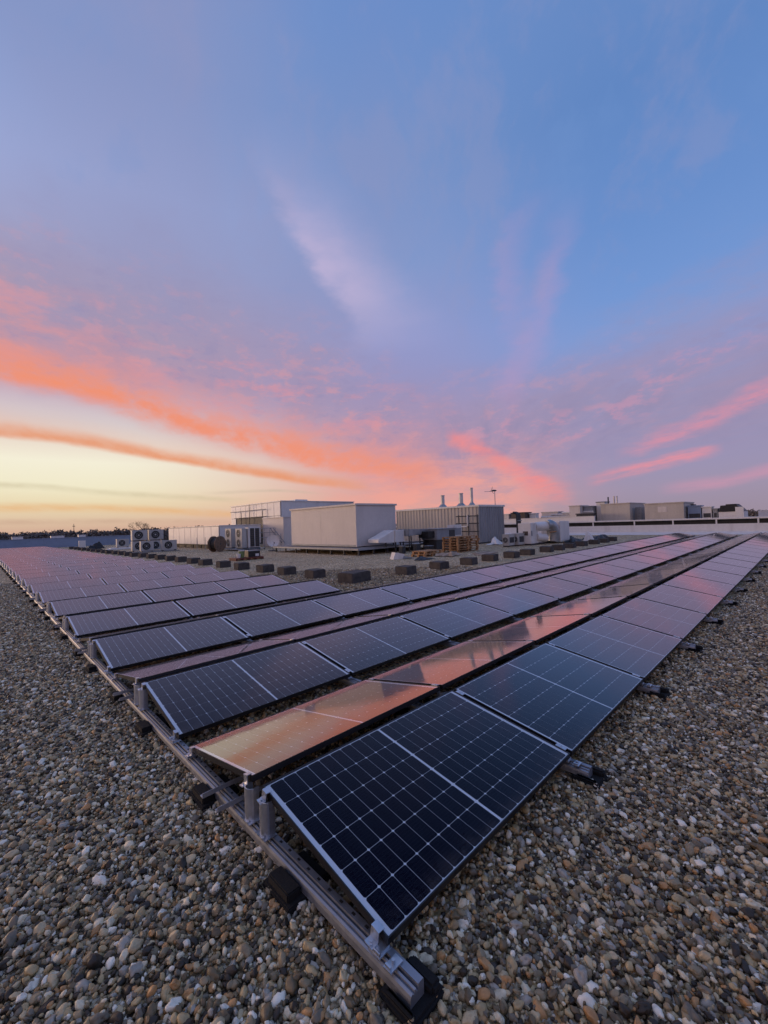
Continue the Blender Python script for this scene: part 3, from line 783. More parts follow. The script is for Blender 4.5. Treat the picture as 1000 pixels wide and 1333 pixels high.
MB().box(1.25, -0.02, 0.7, 1.85, -0.003, 1.2).build('access_door', MAT['dark'], p)
MB().box(0.05, 0.1, 0.0, 1.9, 1.2, 0.615).build('plinth', MAT['dark'], p)
MB().box(-0.05, -0.06, 1.283, 2.0, 1.36, 1.33).build('lid', MAT['grey'], p)
p = thing('condenser_unit', 'white boxy condenser standing behind the pallet stack', 'condenser', (21.6, 15.4, 0))
MB().box(0, 0, 0.75, 0.85, 0.6, 1.52).build('casing', MAT['white'], p, bevel=0.02)
MB().box(0.08, -0.012, 0.83, 0.77, -0.002, 1.30).build('grille', MAT['grey'], p)
MB().box(0.1, 0.1, 0, 0.75, 0.5, 0.745).build('stand', MAT['dark'], p)
for i, (x, y, r_, h) in enumerate(((17.3, 15.0, .16, .5), (18.3, 14.9, .2, .32), (16.4, 15.3, .14, .42))):
    q = thing('supply_box', 'small dark supply box on the gravel below the ducts, %s' % ('between the legs', 'squat one', 'beside the white cowl')[i], 'box', (x, y, 0))
    MB().box(-r_, -r_, 0, r_, r_, h).build('box_body', MAT['dark'], q, bevel=0.01)
    MB().box(-r_ - .02, -r_ - .02, h + .002, r_ + .02, r_ + .02, h + .03).build('box_lid', MAT['grey'], q)

# corrugated plant room
p = thing('plant_room', 'corrugated beige plant room with three steel flues on its roof', 'plant room', (25.76, 16.15, 0))
HH = 2.78
def corrugated(n, length, h, depth=0.05):
    prof = []
    st = length / n
    for k in range(n):
        a = k * st
        prof += [(a, 0), (a + st * 0.55, 0), (a + st * 0.65, depth), (a + st * 0.9, depth)]
    prof.append((length, 0))
    return prof
def corr_wall(n, length, name, mat, parent, axis):
    prof = corrugated(n, length, HH)
    m = len(prof); mb = MB()
    if axis == 'y': vs = [(-d, a, 0.12) for a, d in prof] + [(-d, a, HH) for a, d in prof]
    else: vs = [(a, -d, 0.12) for a, d in prof] + [(a, -d, HH) for a, d in prof]
    mb.add(vs, [(i, i + 1, m + i + 1, m + i) for i in range(m - 1)])
    mb.box(0.001, 0.03, 0.1, 0.06, length, HH) if axis == 'y' else mb.box(0.03, 0.001, 0.1, length, 0.06, HH)
    return mb.build(name, mat, parent)
corr_wall(26, 8.57, 'side_cladding', MAT['beige'], p, 'y')
corr_wall(11, 3.58, 'end_cladding', MAT['grey'], p, 'x')  # same cladding as the side, its shade put into the grey colour
MB().box(0.07, 0.07, 0.1, 3.58, 8.57, HH - 0.01).build('core', MAT['grey'], p)
MB().box(-0.10, -0.10, HH + 0.002, 3.68, 8.67, HH + 0.15).build('roof_edge', MAT['white'], p, bevel=0.01)
MB().box(-0.075, -0.075, 0.10, 0.03, 0.03, HH).build('corner_trim', MAT['grey'], p)
MB().box(0.0, 0.0, 0.0, 3.5, 8.5, 0.099).build('plinth', MAT['dark'], p)
for i, (x, y, zt, r_) in enumerate(((0.95, 4.05, 3.95, 0.16), (1.15, 2.35, 4.0, 0.17), (1.1, 1.3, 4.35, 0.115))):
    f_ = MB().cyl((x, y, HH + 0.15), (x, y, zt), r_, n=16).cyl((x, y, zt - 0.06), (x, y, zt), r_ * 1.18, n=16).build('flue', MAT['steel_chimney'], p)
    MB().cyl((x, y, HH + 0.152), (x, y, HH + 0.40), r_ * 2.6, r_ * 1.1, n=16).build('flashing_cone', MAT['galv'], f_)
q = thing('weather_mast', 'thin mast with a small wind propeller on the plant room roof', 'mast', (28.9, 16.6, HH + 0.15))
MB().cyl((0, 0, 0), (0, 0, 1.25), 0.028, n=8).build('pole', MAT['grey'], q)
MB().cyl((-0.95, 0.35, 1.1), (0.12, -0.05, 1.14), 0.016, n=6).build('boom', MAT['grey'], q)
MB().sweep([(-0.28, 0.08, 1.18), (-0.12, 0.03, 1.20), (0.1, -0.03, 1.20), (0.22, -0.07, 1.2)], [0.03, 0.06, 0.05, 0.012], 8).build('housing', MAT['dark'], q)
for k in range(3):
    a = R(20 + 120 * k)
    MB().prism([(-0.03, 0), (0.03, 0), (0.012, 0.34), (-0.012, 0.34)], 'x', -0.006, 0.006).build('blade', MAT['dark'], q, (-0.30, 0.09, 1.18), (a, 0, R(-20)))
p = thing('pipe_rack', 'dark pipe rack standing against the corrugated plant room wall', 'pipe rack', (25.3, 15.85, 0))
for yy in (0.1, 0.9, 1.75): MB().box(-0.04, yy, 0.0, 0.02, yy + 0.06, 2.2).build('upright', MAT['dark'], p)
for zz in (0.95, 1.55, 2.1): MB().cyl((-0.07, 0.0, zz), (-0.07, 2.0, zz), 0.04, n=8).build('pipe', MAT['dark'], p)
MB().sweep([(-0.12, 1.85, 0.1), (-0.12, 1.85, 1.2), (-0.12, 1.75, 1.3), (-0.12, 1.0, 1.32), (-0.12, 0.92, 1.4), (-0.12, 0.92, 2.15)], 0.06, 10).build('bent_pipe', MAT['white'], p)
p = thing('duct_riser', 'tall dark riser pipes behind the corrugated plant room end wall', 'riser', (29.75, 15.2, 0))
for k in range(3):
    MB().sweep([(k * 0.22, 0, 0), (k * 0.22, 0, 2.0), (k * 0.22, 0.06, 2.2), (k * 0.22 - 0.1, 0.3, 2.3)], 0.085, 10).build('pipe', MAT['dark'], p)
for zz in (0.8, 1.6): MB().box(-0.12, -0.11, zz, 0.58, -0.088, zz + 0.06).build('bracket', MAT['grey'], p)

# white building at the back
p = thing('rooftop_building', 'tall white panelled rooftop building with a dark opening at the back', 'building', (20.9, 36.16, 0))
MB().box(0.05, 0, 0.0, 9.6, 11.45, 4.36).build('wall', MAT['white'], p)
pm = MB().box(-0.03, 0.025, 2.95, 0.045, 1.245, 4.33).mesh('facade_panel', MAT['white'], bevel=0.012)
pm2 = MB().box(-0.03, 0.025, 0.05, 0.045, 1.245, 2.92).mesh('facade_panel', MAT['white'], bevel=0.012)
for k in range(9):
    put('facade_panel', pm, p, (0, 0.05 + k * 1.265, 0))
    if k < 3 or k > 7: put('facade_panel', pm2, p, (0, 0.05 + k * 1.265, 0))
MB().box(0.0462, 0.02, 0.05, 0.0492, 11.43, 4.33).build('joint_backing', MAT['dark'], p)
MB().box(0.0, 3.9, 0.4, 0.0455, 9.95, 2.92).build('dark_opening', MAT['dark'], p)
MB().box(-0.08, -0.06, 4.363, 9.7, 11.5, 4.46).build('roof_edge', MAT['white'], p, bevel=0.01)
MB().box(3.0, 2.0, 4.463, 4.6, 3.2, 4.75).build('roof_vent', MAT['white'], p, bevel=0.03)
for yy in (3.2, 6.2, 8.2): MB().cyl((-0.3, yy, 0.5), (-0.3, yy, 4.4 if yy == 6.2 else 3.6), 0.035, n=6).build('scaffold_pole', MAT['dark'], p)
for zz in (2.95, 3.7): MB().cyl((-0.3, 2.4, zz), (-0.3, 11.0 if zz > 3 else 9.9, zz), 0.03, n=6).build('scaffold_pole', MAT['dark'], p)
p = thing('roof_block', 'dark flat-topped block rising behind the large cream enclosure', 'building', (27.0, 31.5, 0))
MB().box(0, 0, 0, 5.2, 6.0, 3.80).build('wall', MAT['roofgrey'], p)
MB().box(-0.1, -0.1, 3.803, 5.3, 6.1, 3.95).build('roof_edge', MAT['brick_brown'], p)

# low white container
p = thing('duct_container', 'long low white panelled container on short legs left of the white building', 'container', (14.28, 35.47, 0))
MB().box(0.04, 0.0, 0.36, 4.0, 13.55, 2.06).build('body', MAT['white'], p)
sp = MB().box(-0.02, 0.02, 0.40, 0.036, 1.64, 2.02).mesh('side_panel', MAT['white'], bevel=0.01)
for k in range(8): put('side_panel', sp, p, (0, 0.05 + k * 1.685, 0))
MB().box(-0.05, -0.05, 2.063, 4.05, 13.6, 2.12).build('lid', MAT['white'], p)
MB().box(0.0365, 0.02, 0.37, 0.0392, 13.5, 2.05).build('joint_backing', MAT['dark'], p)
lg = MB().box(0, 0, 0, 0.08, 0.08, 0.358).mesh('leg', MAT['dark'])
for k in range(7): put('leg', lg, p, (0.1, 0.3 + k * 2.1, 0))
MB().box(0.5, 0.4, 0.0, 3.8, 13.2, 0.3).build('dark_gap_fill', MAT['dark'], p)  # one dark box filling the gap beneath the container
for yy in (1.5, 3.4): MB().cyl((-1.2, yy - 1.4, 0), (-1.2, yy - 1.4, 1.1), 0.02, n=6).build('stake', MAT['grey'], p)
p = thing('stair_tower', 'cream square block between the white building and the enclosure', 'building', (18.41, 31.56, 0))
MB().box(0, 0, 0, 1.9, 3.72, 2.60).build('wall', MAT['cream'], p, bevel=0.015)
MB().box(-0.05, -0.05, 2.603, 1.95, 3.77, 2.68).build('roof_edge', MAT['cream'], p)

# railing with a stair
p = thing('guard_rail', 'blue-grey tubular guard rail with a slanting stair stringer', 'railing', (15.7, 31.0, 0))
for k in range(5): MB().cyl((k * 0.52, 0, 0), (k * 0.52, 0, 1.72 if k < 4 else 1.2), 0.022, n=6).build('upright', MAT['grey'], p)
for zz in (0.95, 1.35, 1.72): MB().cyl((0, 0, zz), (1.56, 0, zz), 0.02, n=6).build('rail_bar', MAT['grey'], p)
MB().cyl((1.3, -0.1, 1.72), (2.4, -0.1, 0.4), 0.03, n=6).build('stringer', MAT['grey'], p)
MB().cyl((1.0, -0.1, 1.72), (2.1, -0.1, 0.4), 0.03, n=6).build('stringer', MAT['grey'], p)
for k in range(4): MB().box(1.15 + k * 0.27, -0.35, 1.45 - k * 0.32, 1.4 + k * 0.27, 0.15, 1.48 - k * 0.32).build('tread', MAT['grey'], p)

# air conditioners
def fan(mb_parent, c, axis, r_, mat_ring):
    """round fan guard: ring, dark throat, blades and hub; axis 'x' or 'y' is the way it faces (negative)"""
    def T(a, b, d): return (c[0] - d, c[1] + a, c[2] + b) if axis == 'x' else (c[0] + a, c[1] - d, c[2] + b)
    n = 20
    pts = [T(r_ * math.cos(2 * math.pi * k / n), r_ * math.sin(2 * math.pi * k / n), 0.004) for k in range(n)]
    th = MB().add(pts, [tuple(range(n))]).build('fan_throat', MAT['black'], mb_parent)
    MB().tube([T(r_ * math.cos(2 * math.pi * k / n), r_ * math.sin(2 * math.pi * k / n), 0.015) for k in range(n + 1)], 0.018, 6).build('guard_ring', mat_ring, th)
    MB().tube([T(r_ * .55 * math.cos(2 * math.pi * k / n), r_ * .55 * math.sin(2 * math.pi * k / n), 0.02) for k in range(n + 1)], 0.008, 5).build('guard_ring', mat_ring, th)
    for k in range(4):
        a = math.pi / 4 + k * math.pi / 2
        MB().add([T(0.15 * r_ * math.cos(a - .5), 0.15 * r_ * math.sin(a - .5), 0.008), T(r_ * .9 * math.cos(a - .28), r_ * .9 * math.sin(a - .28), 0.012),
                  T(r_ * .9 * math.cos(a + .34), r_ * .9 * math.sin(a + .34), 0.007), T(0.15 * r_ * math.cos(a + .6), 0.15 * r_ * math.sin(a + .6), 0.007)], [(0, 1, 2, 3)]).build('blade', MAT['dark'], th)
    MB().cyl(T(0, 0, 0.004), T(0, 0, 0.024), r_ * 0.2, n=10).build('hub', mat_ring, th)
def ac_unit(x, y, z, w, d, h, axis, label, fans=1, mat='acgrey', base=True, group='air conditioners on the roof'):
    t = thing('air_conditioner', label, 'air conditioner', (x, y, z), group=group)
    MB().box(0, 0, 0.07, w, d, h).build('casing', MAT[mat], t, bevel=0.02)
    MB().box(-0.01, -0.01, h - 0.05, w + 0.01, d + 0.01, h + 0.006).build('lid', MAT[mat], t, bevel=0.008)
    if base:
        for xx in (0.06, w - 0.14): MB().box(xx, 0.02, 0.0, xx + 0.08, d - 0.02, 0.068).build('foot', MAT['dark'], t)
    if axis == 'y':
        fan(t, (w * 0.42, -0.002, 0.07 + (h - .07) * .5), 'y', min(w * 0.36, (h - .1) * 0.42), MAT[mat])
        MB().box(w * 0.84, -0.008, 0.2, w * 0.97, -0.002, h - 0.12).build('service_panel', MAT[mat], t)
    else:
        for k in range(fans):
            zc = 0.07 + (h - 0.07) * (k + 0.5) / fans
            fan(t, (-0.002, d * 0.5, zc), 'x', min(d * 0.42, (h - .1) / fans * 0.42), MAT[mat])
        MB().box(w * 0.15, -0.007, 0.25, w * 0.85, -0.002, h - 0.2).build('side_grille', MAT['dark'] if fans == 1 else MAT[mat], t)
    return t
ac_unit(14.10, 32.69, 0.12, 0.42, 1.15, 1.66, 'x', 'white twin-fan air conditioner next to the cable drum', 2)
ac_unit(14.20, 30.91, 0.12, 0.42, 1.2, 1.64, 'x', 'white twin-fan air conditioner next to the dark-louvred cabinet', 2)
ac_unit(8.66, 40.4, 0.97, 1.2, 0.5, 0.97, 'y', 'grey-white air conditioner on top of the stack, nearer the trees', mat='acgrey')
ac_unit(8.66, 40.42, 0.06, 1.2, 0.5, 0.88, 'y', 'grey-white air conditioner at the bottom of the stack, mostly hidden', mat='acgrey')
ac_unit(10.02, 40.4, 0.97, 1.18, 0.5, 0.97, 'y', 'grey-white air conditioner on top, nearer the white container', mat='acgrey')
ac_unit(10.02, 40.42, 0.06, 1.18, 0.5, 0.88, 'y', 'grey-white air conditioner below the top one nearer the container', mat='acgrey')
ac_unit(8.85, 38.5, 0.06, 1.0, 0.45, 0.9, 'y', 'white single-fan air conditioner in front of the stacked ones')
ac_unit(10.40, 38.2, 0.06, 1.22, 0.45, 0.9, 'y', 'white single-fan air conditioner at the front, nearest the container')
ac_unit(9.5, 50.0, 0.20, 1.1, 0.5, 0.88, 'y', 'lone white air conditioner behind the blocks, towards the trees')
ac_unit(23.09, 12.3, 0.0, 0.8, 0.45, 0.80, 'x', 'short pale air conditioner beside the white duct unit, nearer the pallets')
ac_unit(23.98, 12.1, 0.0, 0.85, 0.45, 0.82, 'x', 'short pale air conditioner right against the white duct unit')
p = thing('equipment_plinth', 'low concrete plinth under the stacked air conditioners', 'plinth', (8.4, 38.0, 0))
MB().box(0, 0, 0.004, 3.4, 3.2, 0.055).build('slab', MAT['roofgrey'], p, bevel=0.01)
MB().box(0.02, 3.21, 0.004, 3.3, 3.5, 0.04).build('slab_edge', MAT['dark'], p)
p = thing('equipment_plinth', 'flat pale base under the lone air conditioner', 'plinth', (8.6, 49.6, 0))
MB().box(0, 0, 0.004, 2.6, 1.3, 0.12).build('slab', MAT['coping'], p, bevel=0.01)
MB().box(0.3, 0.2, 0.12, 2.3, 1.1, 0.198).build('upper_slab', MAT['coping'], p)
p = thing('meter_cabinet', 'small white cabinet standing alone at the far end of the blocks', 'cabinet', (7.98, 62.0, 0))
MB().box(0, 0, 0.1, 0.68, 0.5, 0.95).build('casing', MAT['white'], p, bevel=0.02)
MB().box(0.06, -0.01, 0.18, 0.60, -0.002, 0.86).build('door', MAT['white'], p)
MB().box(0.05, 0.05, 0, 0.63, 0.45, 0.098).build('plinth', MAT['dark'], p)
p = thing('louvred_cabinet', 'white-framed cabinet with dark louvre doors beside the guard rail', 'cabinet', (14.7, 30.8, 0.2))
MB().box(0, 0.02, 0, 1.0, 0.6, 1.62).build('casing', MAT['white'], p)
for k in range(2):
    d_ = MB().box(0.16 + k * 0.44, -0.01, 0.06, 0.52 + k * 0.44, 0.015, 1.56).build('door', MAT['dark'], p)
    for j in range(9): MB().box(0.19 + k * 0.44, -0.03, 0.12 + j * 0.16, 0.49 + k * 0.44, -0.012, 0.18 + j * 0.16).build('louvre', MAT['brick_brown'], d_)
MB().box(0.0, 0.0, -0.2, 1.0, 0.6, -0.002).build('plinth', MAT['dark'], p)
p = thing('cable_bench', 'low dark steel bench frame under the twin-fan air conditioners', 'bench', (13.6, 30.3, 0))
for xx in (0.0, 1.0, 2.2):
    for yy in (0.0, 3.4): MB().box(xx, yy, 0, xx + 0.06, yy + 0.06, 0.10).build('leg', MAT['dark'], p)
MB().box(-0.05, -0.05, 0.1, 2.3, 3.5, 0.118).build('frame_top', MAT['alu_dull'], p)

# cable drum
p = thing('cable_drum', 'brown wooden cable drum standing on edge by the white container', 'cable drum', (12.45, 31.6, 0.62), (0, 0, R(24)))
for s_ in (-0.36, 0.30):
    fl = MB().cyl((0, s_, 0), (0, s_ + 0.06, 0), 0.62, n=28).build('flange', MAT['old_wood'], p)
    for k in range(4):
        MB().box(-0.6 + k * 0.31, s_ - 0.018 if s_ < 0 else s_ + 0.062, -0.45 if k in (1, 2) else -0.25, -0.33 + k * 0.31, s_ - 0.003 if s_ < 0 else s_ + 0.075, 0.45 if k in (1, 2) else 0.25).build('plank', MAT['old_wood'], fl)
MB().cyl((0, -0.30, 0), (0, 0.30, 0), 0.45, n=24).build('wound_cable', MAT['cable'], p)
MB().cyl((0, -0.385, 0), (0, 0.40, 0), 0.07, n=10).build('hub', MAT['dark'], p)

# satellite dish
p = thing('satellite_dish', 'round pale satellite dish on a short post', 'satellite dish', (14.75, 27.0, 0), (0, 0, R(-18)))
mb = MB(); rings, seg = 6, 24
vs = [(0, 0.0, 0)]
for i in range(1, rings + 1):
    r_ = 0.47 * i / rings
    for k in range(seg): vs.append((r_ * math.cos(2 * math.pi * k / seg), -0.55 * r_ * r_, r_ * math.sin(2 * math.pi * k / seg)))
fs = [(0, 1 + k, 1 + (k + 1) % seg) for k in range(seg)]
for i in range(rings - 1):
    for k in range(seg):
        a = 1 + i * seg + k; b = 1 + i * seg + (k + 1) % seg
        fs.append((a, a + seg, b + seg, b))
mb.add(vs, fs, True).build('reflector', MAT['white'], p, (0, 0, 0.74), (R(-14), 0, 0))
MB().cyl((0, 0.08, 0.02), (0, 0.08, 0.70), 0.035, n=8).cyl((0, 0.08, 0.7), (0, 0.0, 0.74), 0.03, n=8).build('post', MAT['grey'], p)
MB().cyl((0, -0.05, 0.28), (0, -0.5, 0.62), 0.014, n=6).build('feed_arm', MAT['grey'], p)
MB().cyl((0, -0.5, 0.58), (0, -0.46, 0.68), 0.035, n=8).build('feed_head', MAT['dark'], p)
MB().box(-0.3, -0.22, 0.0, 0.3, 0.38, 0.06).build('base_plate', MAT['dark'], p)

# tray with a bucket and a crate
p = thing('low_pallet', 'reddish low pallet tray on the gravel in front of the drum', 'pallet', (8.95, 20.7, 0))
MB().box(0, 0, 0.09, 1.65, 0.9, 0.15).build('deck', MAT['red'], p)
for k in range(5): MB().box(0.02 + k * 0.39, 0.02, 0.0, 0.10 + k * 0.39, 0.88, 0.088).build('runner', MAT['red'], p)
p = thing('bucket', 'yellow-green bucket standing on the red tray', 'bucket', (9.45, 21.05, 0.152))
MB().cyl((0, 0, 0), (0, 0, 0.36), 0.13, 0.17, n=18).build('pail', MAT['green'], p)
MB().cyl((0, 0, 0.362), (0, 0, 0.39), 0.178, n=18).build('lid', MAT['white'], p)
MB().tube([(0.175 * math.cos(math.pi * k / 8), 0, 0.33 - 0.0 + 0.14 * math.sin(math.pi * k / 8)) for k in range(9)], 0.006, 5).build('handle', MAT['alu_dull'], p)
p = thing('bucket', 'white bucket beside the green one on the red tray', 'bucket', (9.2, 20.9, 0.152))
MB().cyl((0, 0, 0), (0, 0, 0.20), 0.10, 0.12, n=16).build('pail', MAT['white'], p)
MB().cyl((0, 0, 0.202), (0, 0, 0.22), 0.125, n=16).build('lid', MAT['white'], p)
p = thing('tool_crate', 'black crate with a white label on the red tray', 'crate', (9.75, 20.85, 0.152))
MB().box(0, 0, 0, 0.72, 0.5, 0.32).build('body', MAT['black'], p, bevel=0.015)
MB().box(-0.02, -0.02, 0.322, 0.74, 0.52, 0.37).build('lid', MAT['grey'], p, bevel=0.01)
MB().box(0.42, -0.008, 0.03, 0.64, -0.002, 0.17).build('label_plate', MAT['white'], p)

# pallets
boards = {}
def pallet(x, y, z, rz, label, lx=1.2, ly=0.8):
    t = thing('wooden_pallet', label, 'pallet', (x, y, z), (0, 0, rz), 'wooden pallets by the plant room')
    key = (lx, ly)
    if key not in boards:
        boards[key] = (MB().box(0, 0, 0.122, lx, 0.115, 0.144).mesh('deck_board', MAT['wood']),
                       MB().box(0, 0, 0.1, 0.12, ly, 0.1215).mesh('cross_board', MAT['wood']),
                       MB().box(0, 0, 0.0225, 0.13, 0.11, 0.0995).mesh('block', MAT['wood']),
                       MB().box(0, 0, 0.0, lx, 0.11, 0.022).mesh('bottom_board', MAT['wood']))
    d, c, b, bt = boards[key]
    nb = 6
    for k in range(nb): put('deck_board', d, t, (0, k * (ly - 0.115) / (nb - 1), 0))
    for k in range(3):
        put('cross_board', c, t, (k * (lx - 0.12) / 2, 0, 0))
        put('bottom_board', bt, t, (0, k * (ly - 0.11) / 2, 0))
        for j in range(3): put('block', b, t, (k * (lx - 0.13) / 2, j * (ly - 0.11) / 2, 0))
    return t
names6 = ['lowest', 'second lowest', 'third from the bottom', 'third from the top', 'second from the top', 'topmost']
for k in range(6):
    pallet(18.06 + random.uniform(-.04, .04), 12.61 + random.uniform(-.03, .03), k * 0.1445, random.uniform(-.03, .03), 'wooden pallet in the tall stack, %s' % names6[k], 2.1, 1.1)
for k in range(2):
    pallet(14.98 + .05 * k, 12.44, k * 0.1445, random.uniform(-.04, .04), 'wooden pallet in the low pile by the tarp, %s' % ('the one underneath', 'the one on top')[k], 1.35, 0.9)
def crumpled(name, label, cat, mat, loc, sx, sy, hgt, rz=0, seed=1, n=16, thick=0.012):
    r = np.random.default_rng(seed)
    ph = r.uniform(0, 6.28, 8)
    mb = MB(); vs = []
    for i in range(n + 1):
        for j in range(n + 1):
            u, v = i / n, j / n
            edge = min(u, 1 - u, v, 1 - v) * 5
            h = hgt * (0.5 + 0.28 * math.sin(5 * u + ph[0] + 2 * v) + 0.22 * math.sin(7 * v + ph[1] - 3 * u) + 0.12 * math.sin(13 * u + 11 * v + ph[2])) * min(1, edge + 0.12)
            rr = 1 + 0.12 * math.sin(9 * math.atan2(v - .5, u - .5) + ph[3])
            vs.append(((u - .5) * sx * rr, (v - .5) * sy * rr, 0.012 + max(0.0, h)))
    m = n + 1
    fs = [(i * m + j, (i + 1) * m + j, (i + 1) * m + j + 1, i * m + j + 1) for i in range(n) for j in range(n)]
    o = mb.add(vs, fs, False).build(name, MAT[mat], None, loc, (0, 0, rz))
    md = o.modifiers.new('thickness', 'SOLIDIFY'); md.thickness = thick; md.offset = 0
    return tag(o, label, cat)
crumpled('tarpaulin', 'crumpled tan tarpaulin on the gravel in front of the tall pallet stack', 'tarpaulin', 'card', (16.3, 11.9, 0), 1.5, 1.0, 0.26, 0.2, 3)
crumpled('plastic_sheet', 'dark crumpled plastic sheet on the gravel before the low pallets', 'plastic sheet', 'dark', (13.9, 11.6, 0), 1.0, 0.5, 0.14, 0.1, 5)
crumpled('plastic_sheet', 'pale blue-white plastic sheet lying against the plant room corner', 'plastic sheet', 'white', (25.3, 14.6, 0), 1.6, 0.8, 0.5, 0.3, 8)
crumpled('black_membrane', 'black roofing membrane heaped behind the far blocks, nearer the parapet', 'membrane', 'black', (33.0, 10.3, 0), 3.4, 1.0, 0.34, 0.0, 9)
crumpled('black_membrane', 'black roofing membrane heaped behind the far blocks, nearer the white unit', 'membrane', 'black', (29.3, 10.8, 0), 2.6, 1.0, 0.4, 0.2, 12)
crumpled('rubble_bag', 'white rubble bag leaning among the black membrane', 'bag', 'white', (30.3, 10.0, 0), 0.6, 0.6, 0.62, 0.2, 15)
crumpled('cable_heap', 'dark heap at the far end of the block line by the lone air conditioner', 'heap', 'black', (8.6, 56.0, 0), 1.6, 1.0, 0.8, 0.2, 19)
p = thing('wooden_board', 'flat tan board lying behind the dark blocks by the pallets', 'board', (17.0, 10.3, 0.012), (0, 0, 0.15))
MB().box(0, 0, 0, 2.0, 0.55, 0.03).build('board', MAT['card'], p)
MB().box(0.3, 0.5, 0.032, 1.9, 0.75, 0.06).build('upper_board', MAT['card'], p)
p = thing('cardboard_box', 'torn white cardboard box with a loose flap on the gravel', 'box', (13.3, 13.0, 0), (0, 0, -0.35))
MB().prism([(0, 0), (0.5, 0), (0.62, 0.24), (0.12, 0.34)], 'y', 0, 0.4).build('box_body', MAT['white'], p)
MB().prism([(0.52, 0.02), (1.05, 0.02), (1.0, 0.06), (0.6, 0.14)], 'y', -0.1, 0.42).build('flap', MAT['grey'], p)

# white duct unit with a round galvanised duct
p = thing('duct_unit', 'white ventilation unit with a round galvanised duct bend between its halves', 'ventilation unit', (24.85, 11.66, 0))
MB().box(0, 0, 0.10, 1.05, 0.9, 1.46).build('fan_section', MAT['white'], p, bevel=0.02)
MB().box(2.75, -0.75, 0.12, 4.35, 0.6, 1.50).build('filter_section', MAT['white'], p, bevel=0.02)
MB().sweep([(0.9, 0.2, 1.18), (1.35, 0.0, 1.2), (1.8, -0.2, 1.22), (2.0, -0.28, 1.18)], 0.31, 18).build('upper_elbow', MAT['white'], p)
MB().sweep([(0.9, 0.1, 0.5), (1.3, -0.05, 0.46), (1.7, -0.2, 0.40)], 0.27, 18).build('lower_elbow', MAT['white'], p)
c_ = []
for k in range(9):
    a = R(-100 + 25 * k)
    c_.append((2.05 + 0.30 * math.cos(a), -0.45 , 0.86 + 0.40 * math.sin(a)))
MB().sweep([(2.35, -0.4, 0.12), (2.42, -0.42, 0.45), (2.40, -0.43, 0.85), (2.22, -0.42, 1.2), (1.95, -0.38, 1.32), (1.75, -0.30, 1.30)], [0.36, 0.40, 0.42, 0.40, 0.34, 0.30], 20).build('round_duct', MAT['galv'], p)
MB().cyl((1.5, -0.62, 0.80), (2.5, -0.78, 0.84), 0.05, n=10).build('yellow_brace', MAT['wood'], p)
MB().box(0.02, -0.01, 0.62, 0.2, -0.002, 0.95).build('inspection_hatch', MAT['grey'], p)
MB().box(-0.012, 0.2, 0.65, -0.002, 0.55, 0.92).build('side_vent', MAT['brick_brown'], p)
MB().box(0.05, 0.05, 0.0, 4.3, 0.5, 0.098).build('plinth', MAT['dark'], p)

# ------------------------------------------------------------------ plant on the roof beyond the parapet
def far_box(x0, y0, x1, y1, z1, label, mat, mat2=None, name='rooftop_plant', cat='plant room', extras=()):
    t = thing(name, label, cat, (x0, y0, 0.75))
    h = z1 - 0.75
    MB().box(0, 0, 0, x1 - x0, y1 - y0, h - 0.14).build('wall', MAT[mat], t, bevel=0.02)
    MB().box(-0.08, -0.08, h - 0.137, x1 - x0 + 0.08, y1 - y0 + 0.08, h).build('roof_edge', MAT[mat2 or mat], t, bevel=0.01)
    for nm, mt, b_ in extras: MB().box(*b_).build(nm, MAT[mt], t)
    return t
b2 = far_box(60, 15.31, 67.2, 18.86, 3.40, 'beige box plant room with flues beyond the parapet', 'beige', None, extras=(('door', 'grey', (1.0, -0.03, 0, 2.1, -0.003, 1.9)), ('louvre_box', 'galv', (2.4, -0.7, 0.0, 6.4, -0.003, 2.0))))
MB().cyl((2.0, 3.2, 2.65), (2.0, 3.2, 3.62), 0.09, n=10).build('flue', MAT['dark'], b2)
for k in range(2): MB().cyl((2.0, 2.45 - 0.36 * k, 2.65), (2.0, 2.45 - 0.36 * k, 3.68), 0.1, n=10).build('flue', MAT['steel_chimney'], b2)
far_box(60, 9.51, 66.2, 13.65, 3.15, 'long beige box plant room with a pale wall plate beyond the parapet', 'beige', None, extras=(('wall_plate', 'cream', (-0.03, 1.75, 1.2, -0.003, 2.7, 1.9)), ('door', 'grey', (2.2, -0.03, 0, 3.4, -0.003, 1.8)), ('wall_duct', 'dark', (4.2, -0.35, 0.3, 5.6, -0.003, 2.1))))
far_box(60, 21.6, 63, 23.1, 3.40, 'small bright cream box left of the flued plant room, beyond the parapet', 'cream')
far_box(61, 20.3, 64, 21.5, 3.25, 'grey box beside the small bright cream box beyond the parapet', 'grey')
far_box(62, 19.0, 64, 20.1, 3.80, 'narrow tall grey-white housing next to the flued plant room', 'white', 'grey')
far_box(58, 19.2, 59, 21.4, 2.2, 'low dark unit in front of the narrow housing beyond the parapet', 'dark')
far_box(58, 28.9, 60, 31.2, 2.75, 'brown louvred box just right of the riser pipes', 'brick_brown', 'dark')
far_box(59, 27.7, 60, 28.7, 2.55, 'slim pale box next to the brown louvred box', 'white')
far_box(62, 25.7, 64, 28.2, 2.70, 'low cream box beyond the white duct unit', 'cream')
far_box(58, 31.6, 59, 33.2, 2.6, 'pale box peeping out behind the riser pipes', 'cream')
p = thing('pipe_run', 'bright low run of insulated pipes beyond the parapet', 'pipes', (61, 21.0, 0.75))
for k in range(3): MB().cyl((0, -1.0 + k * .1, 1.15 + 0.26 * k), (0.0, 6.8 - k * 1.6, 1.15 + 0.26 * k), 0.13, n=10).build('pipe', MAT['steel_chimney' if k == 1 else 'white'], p)
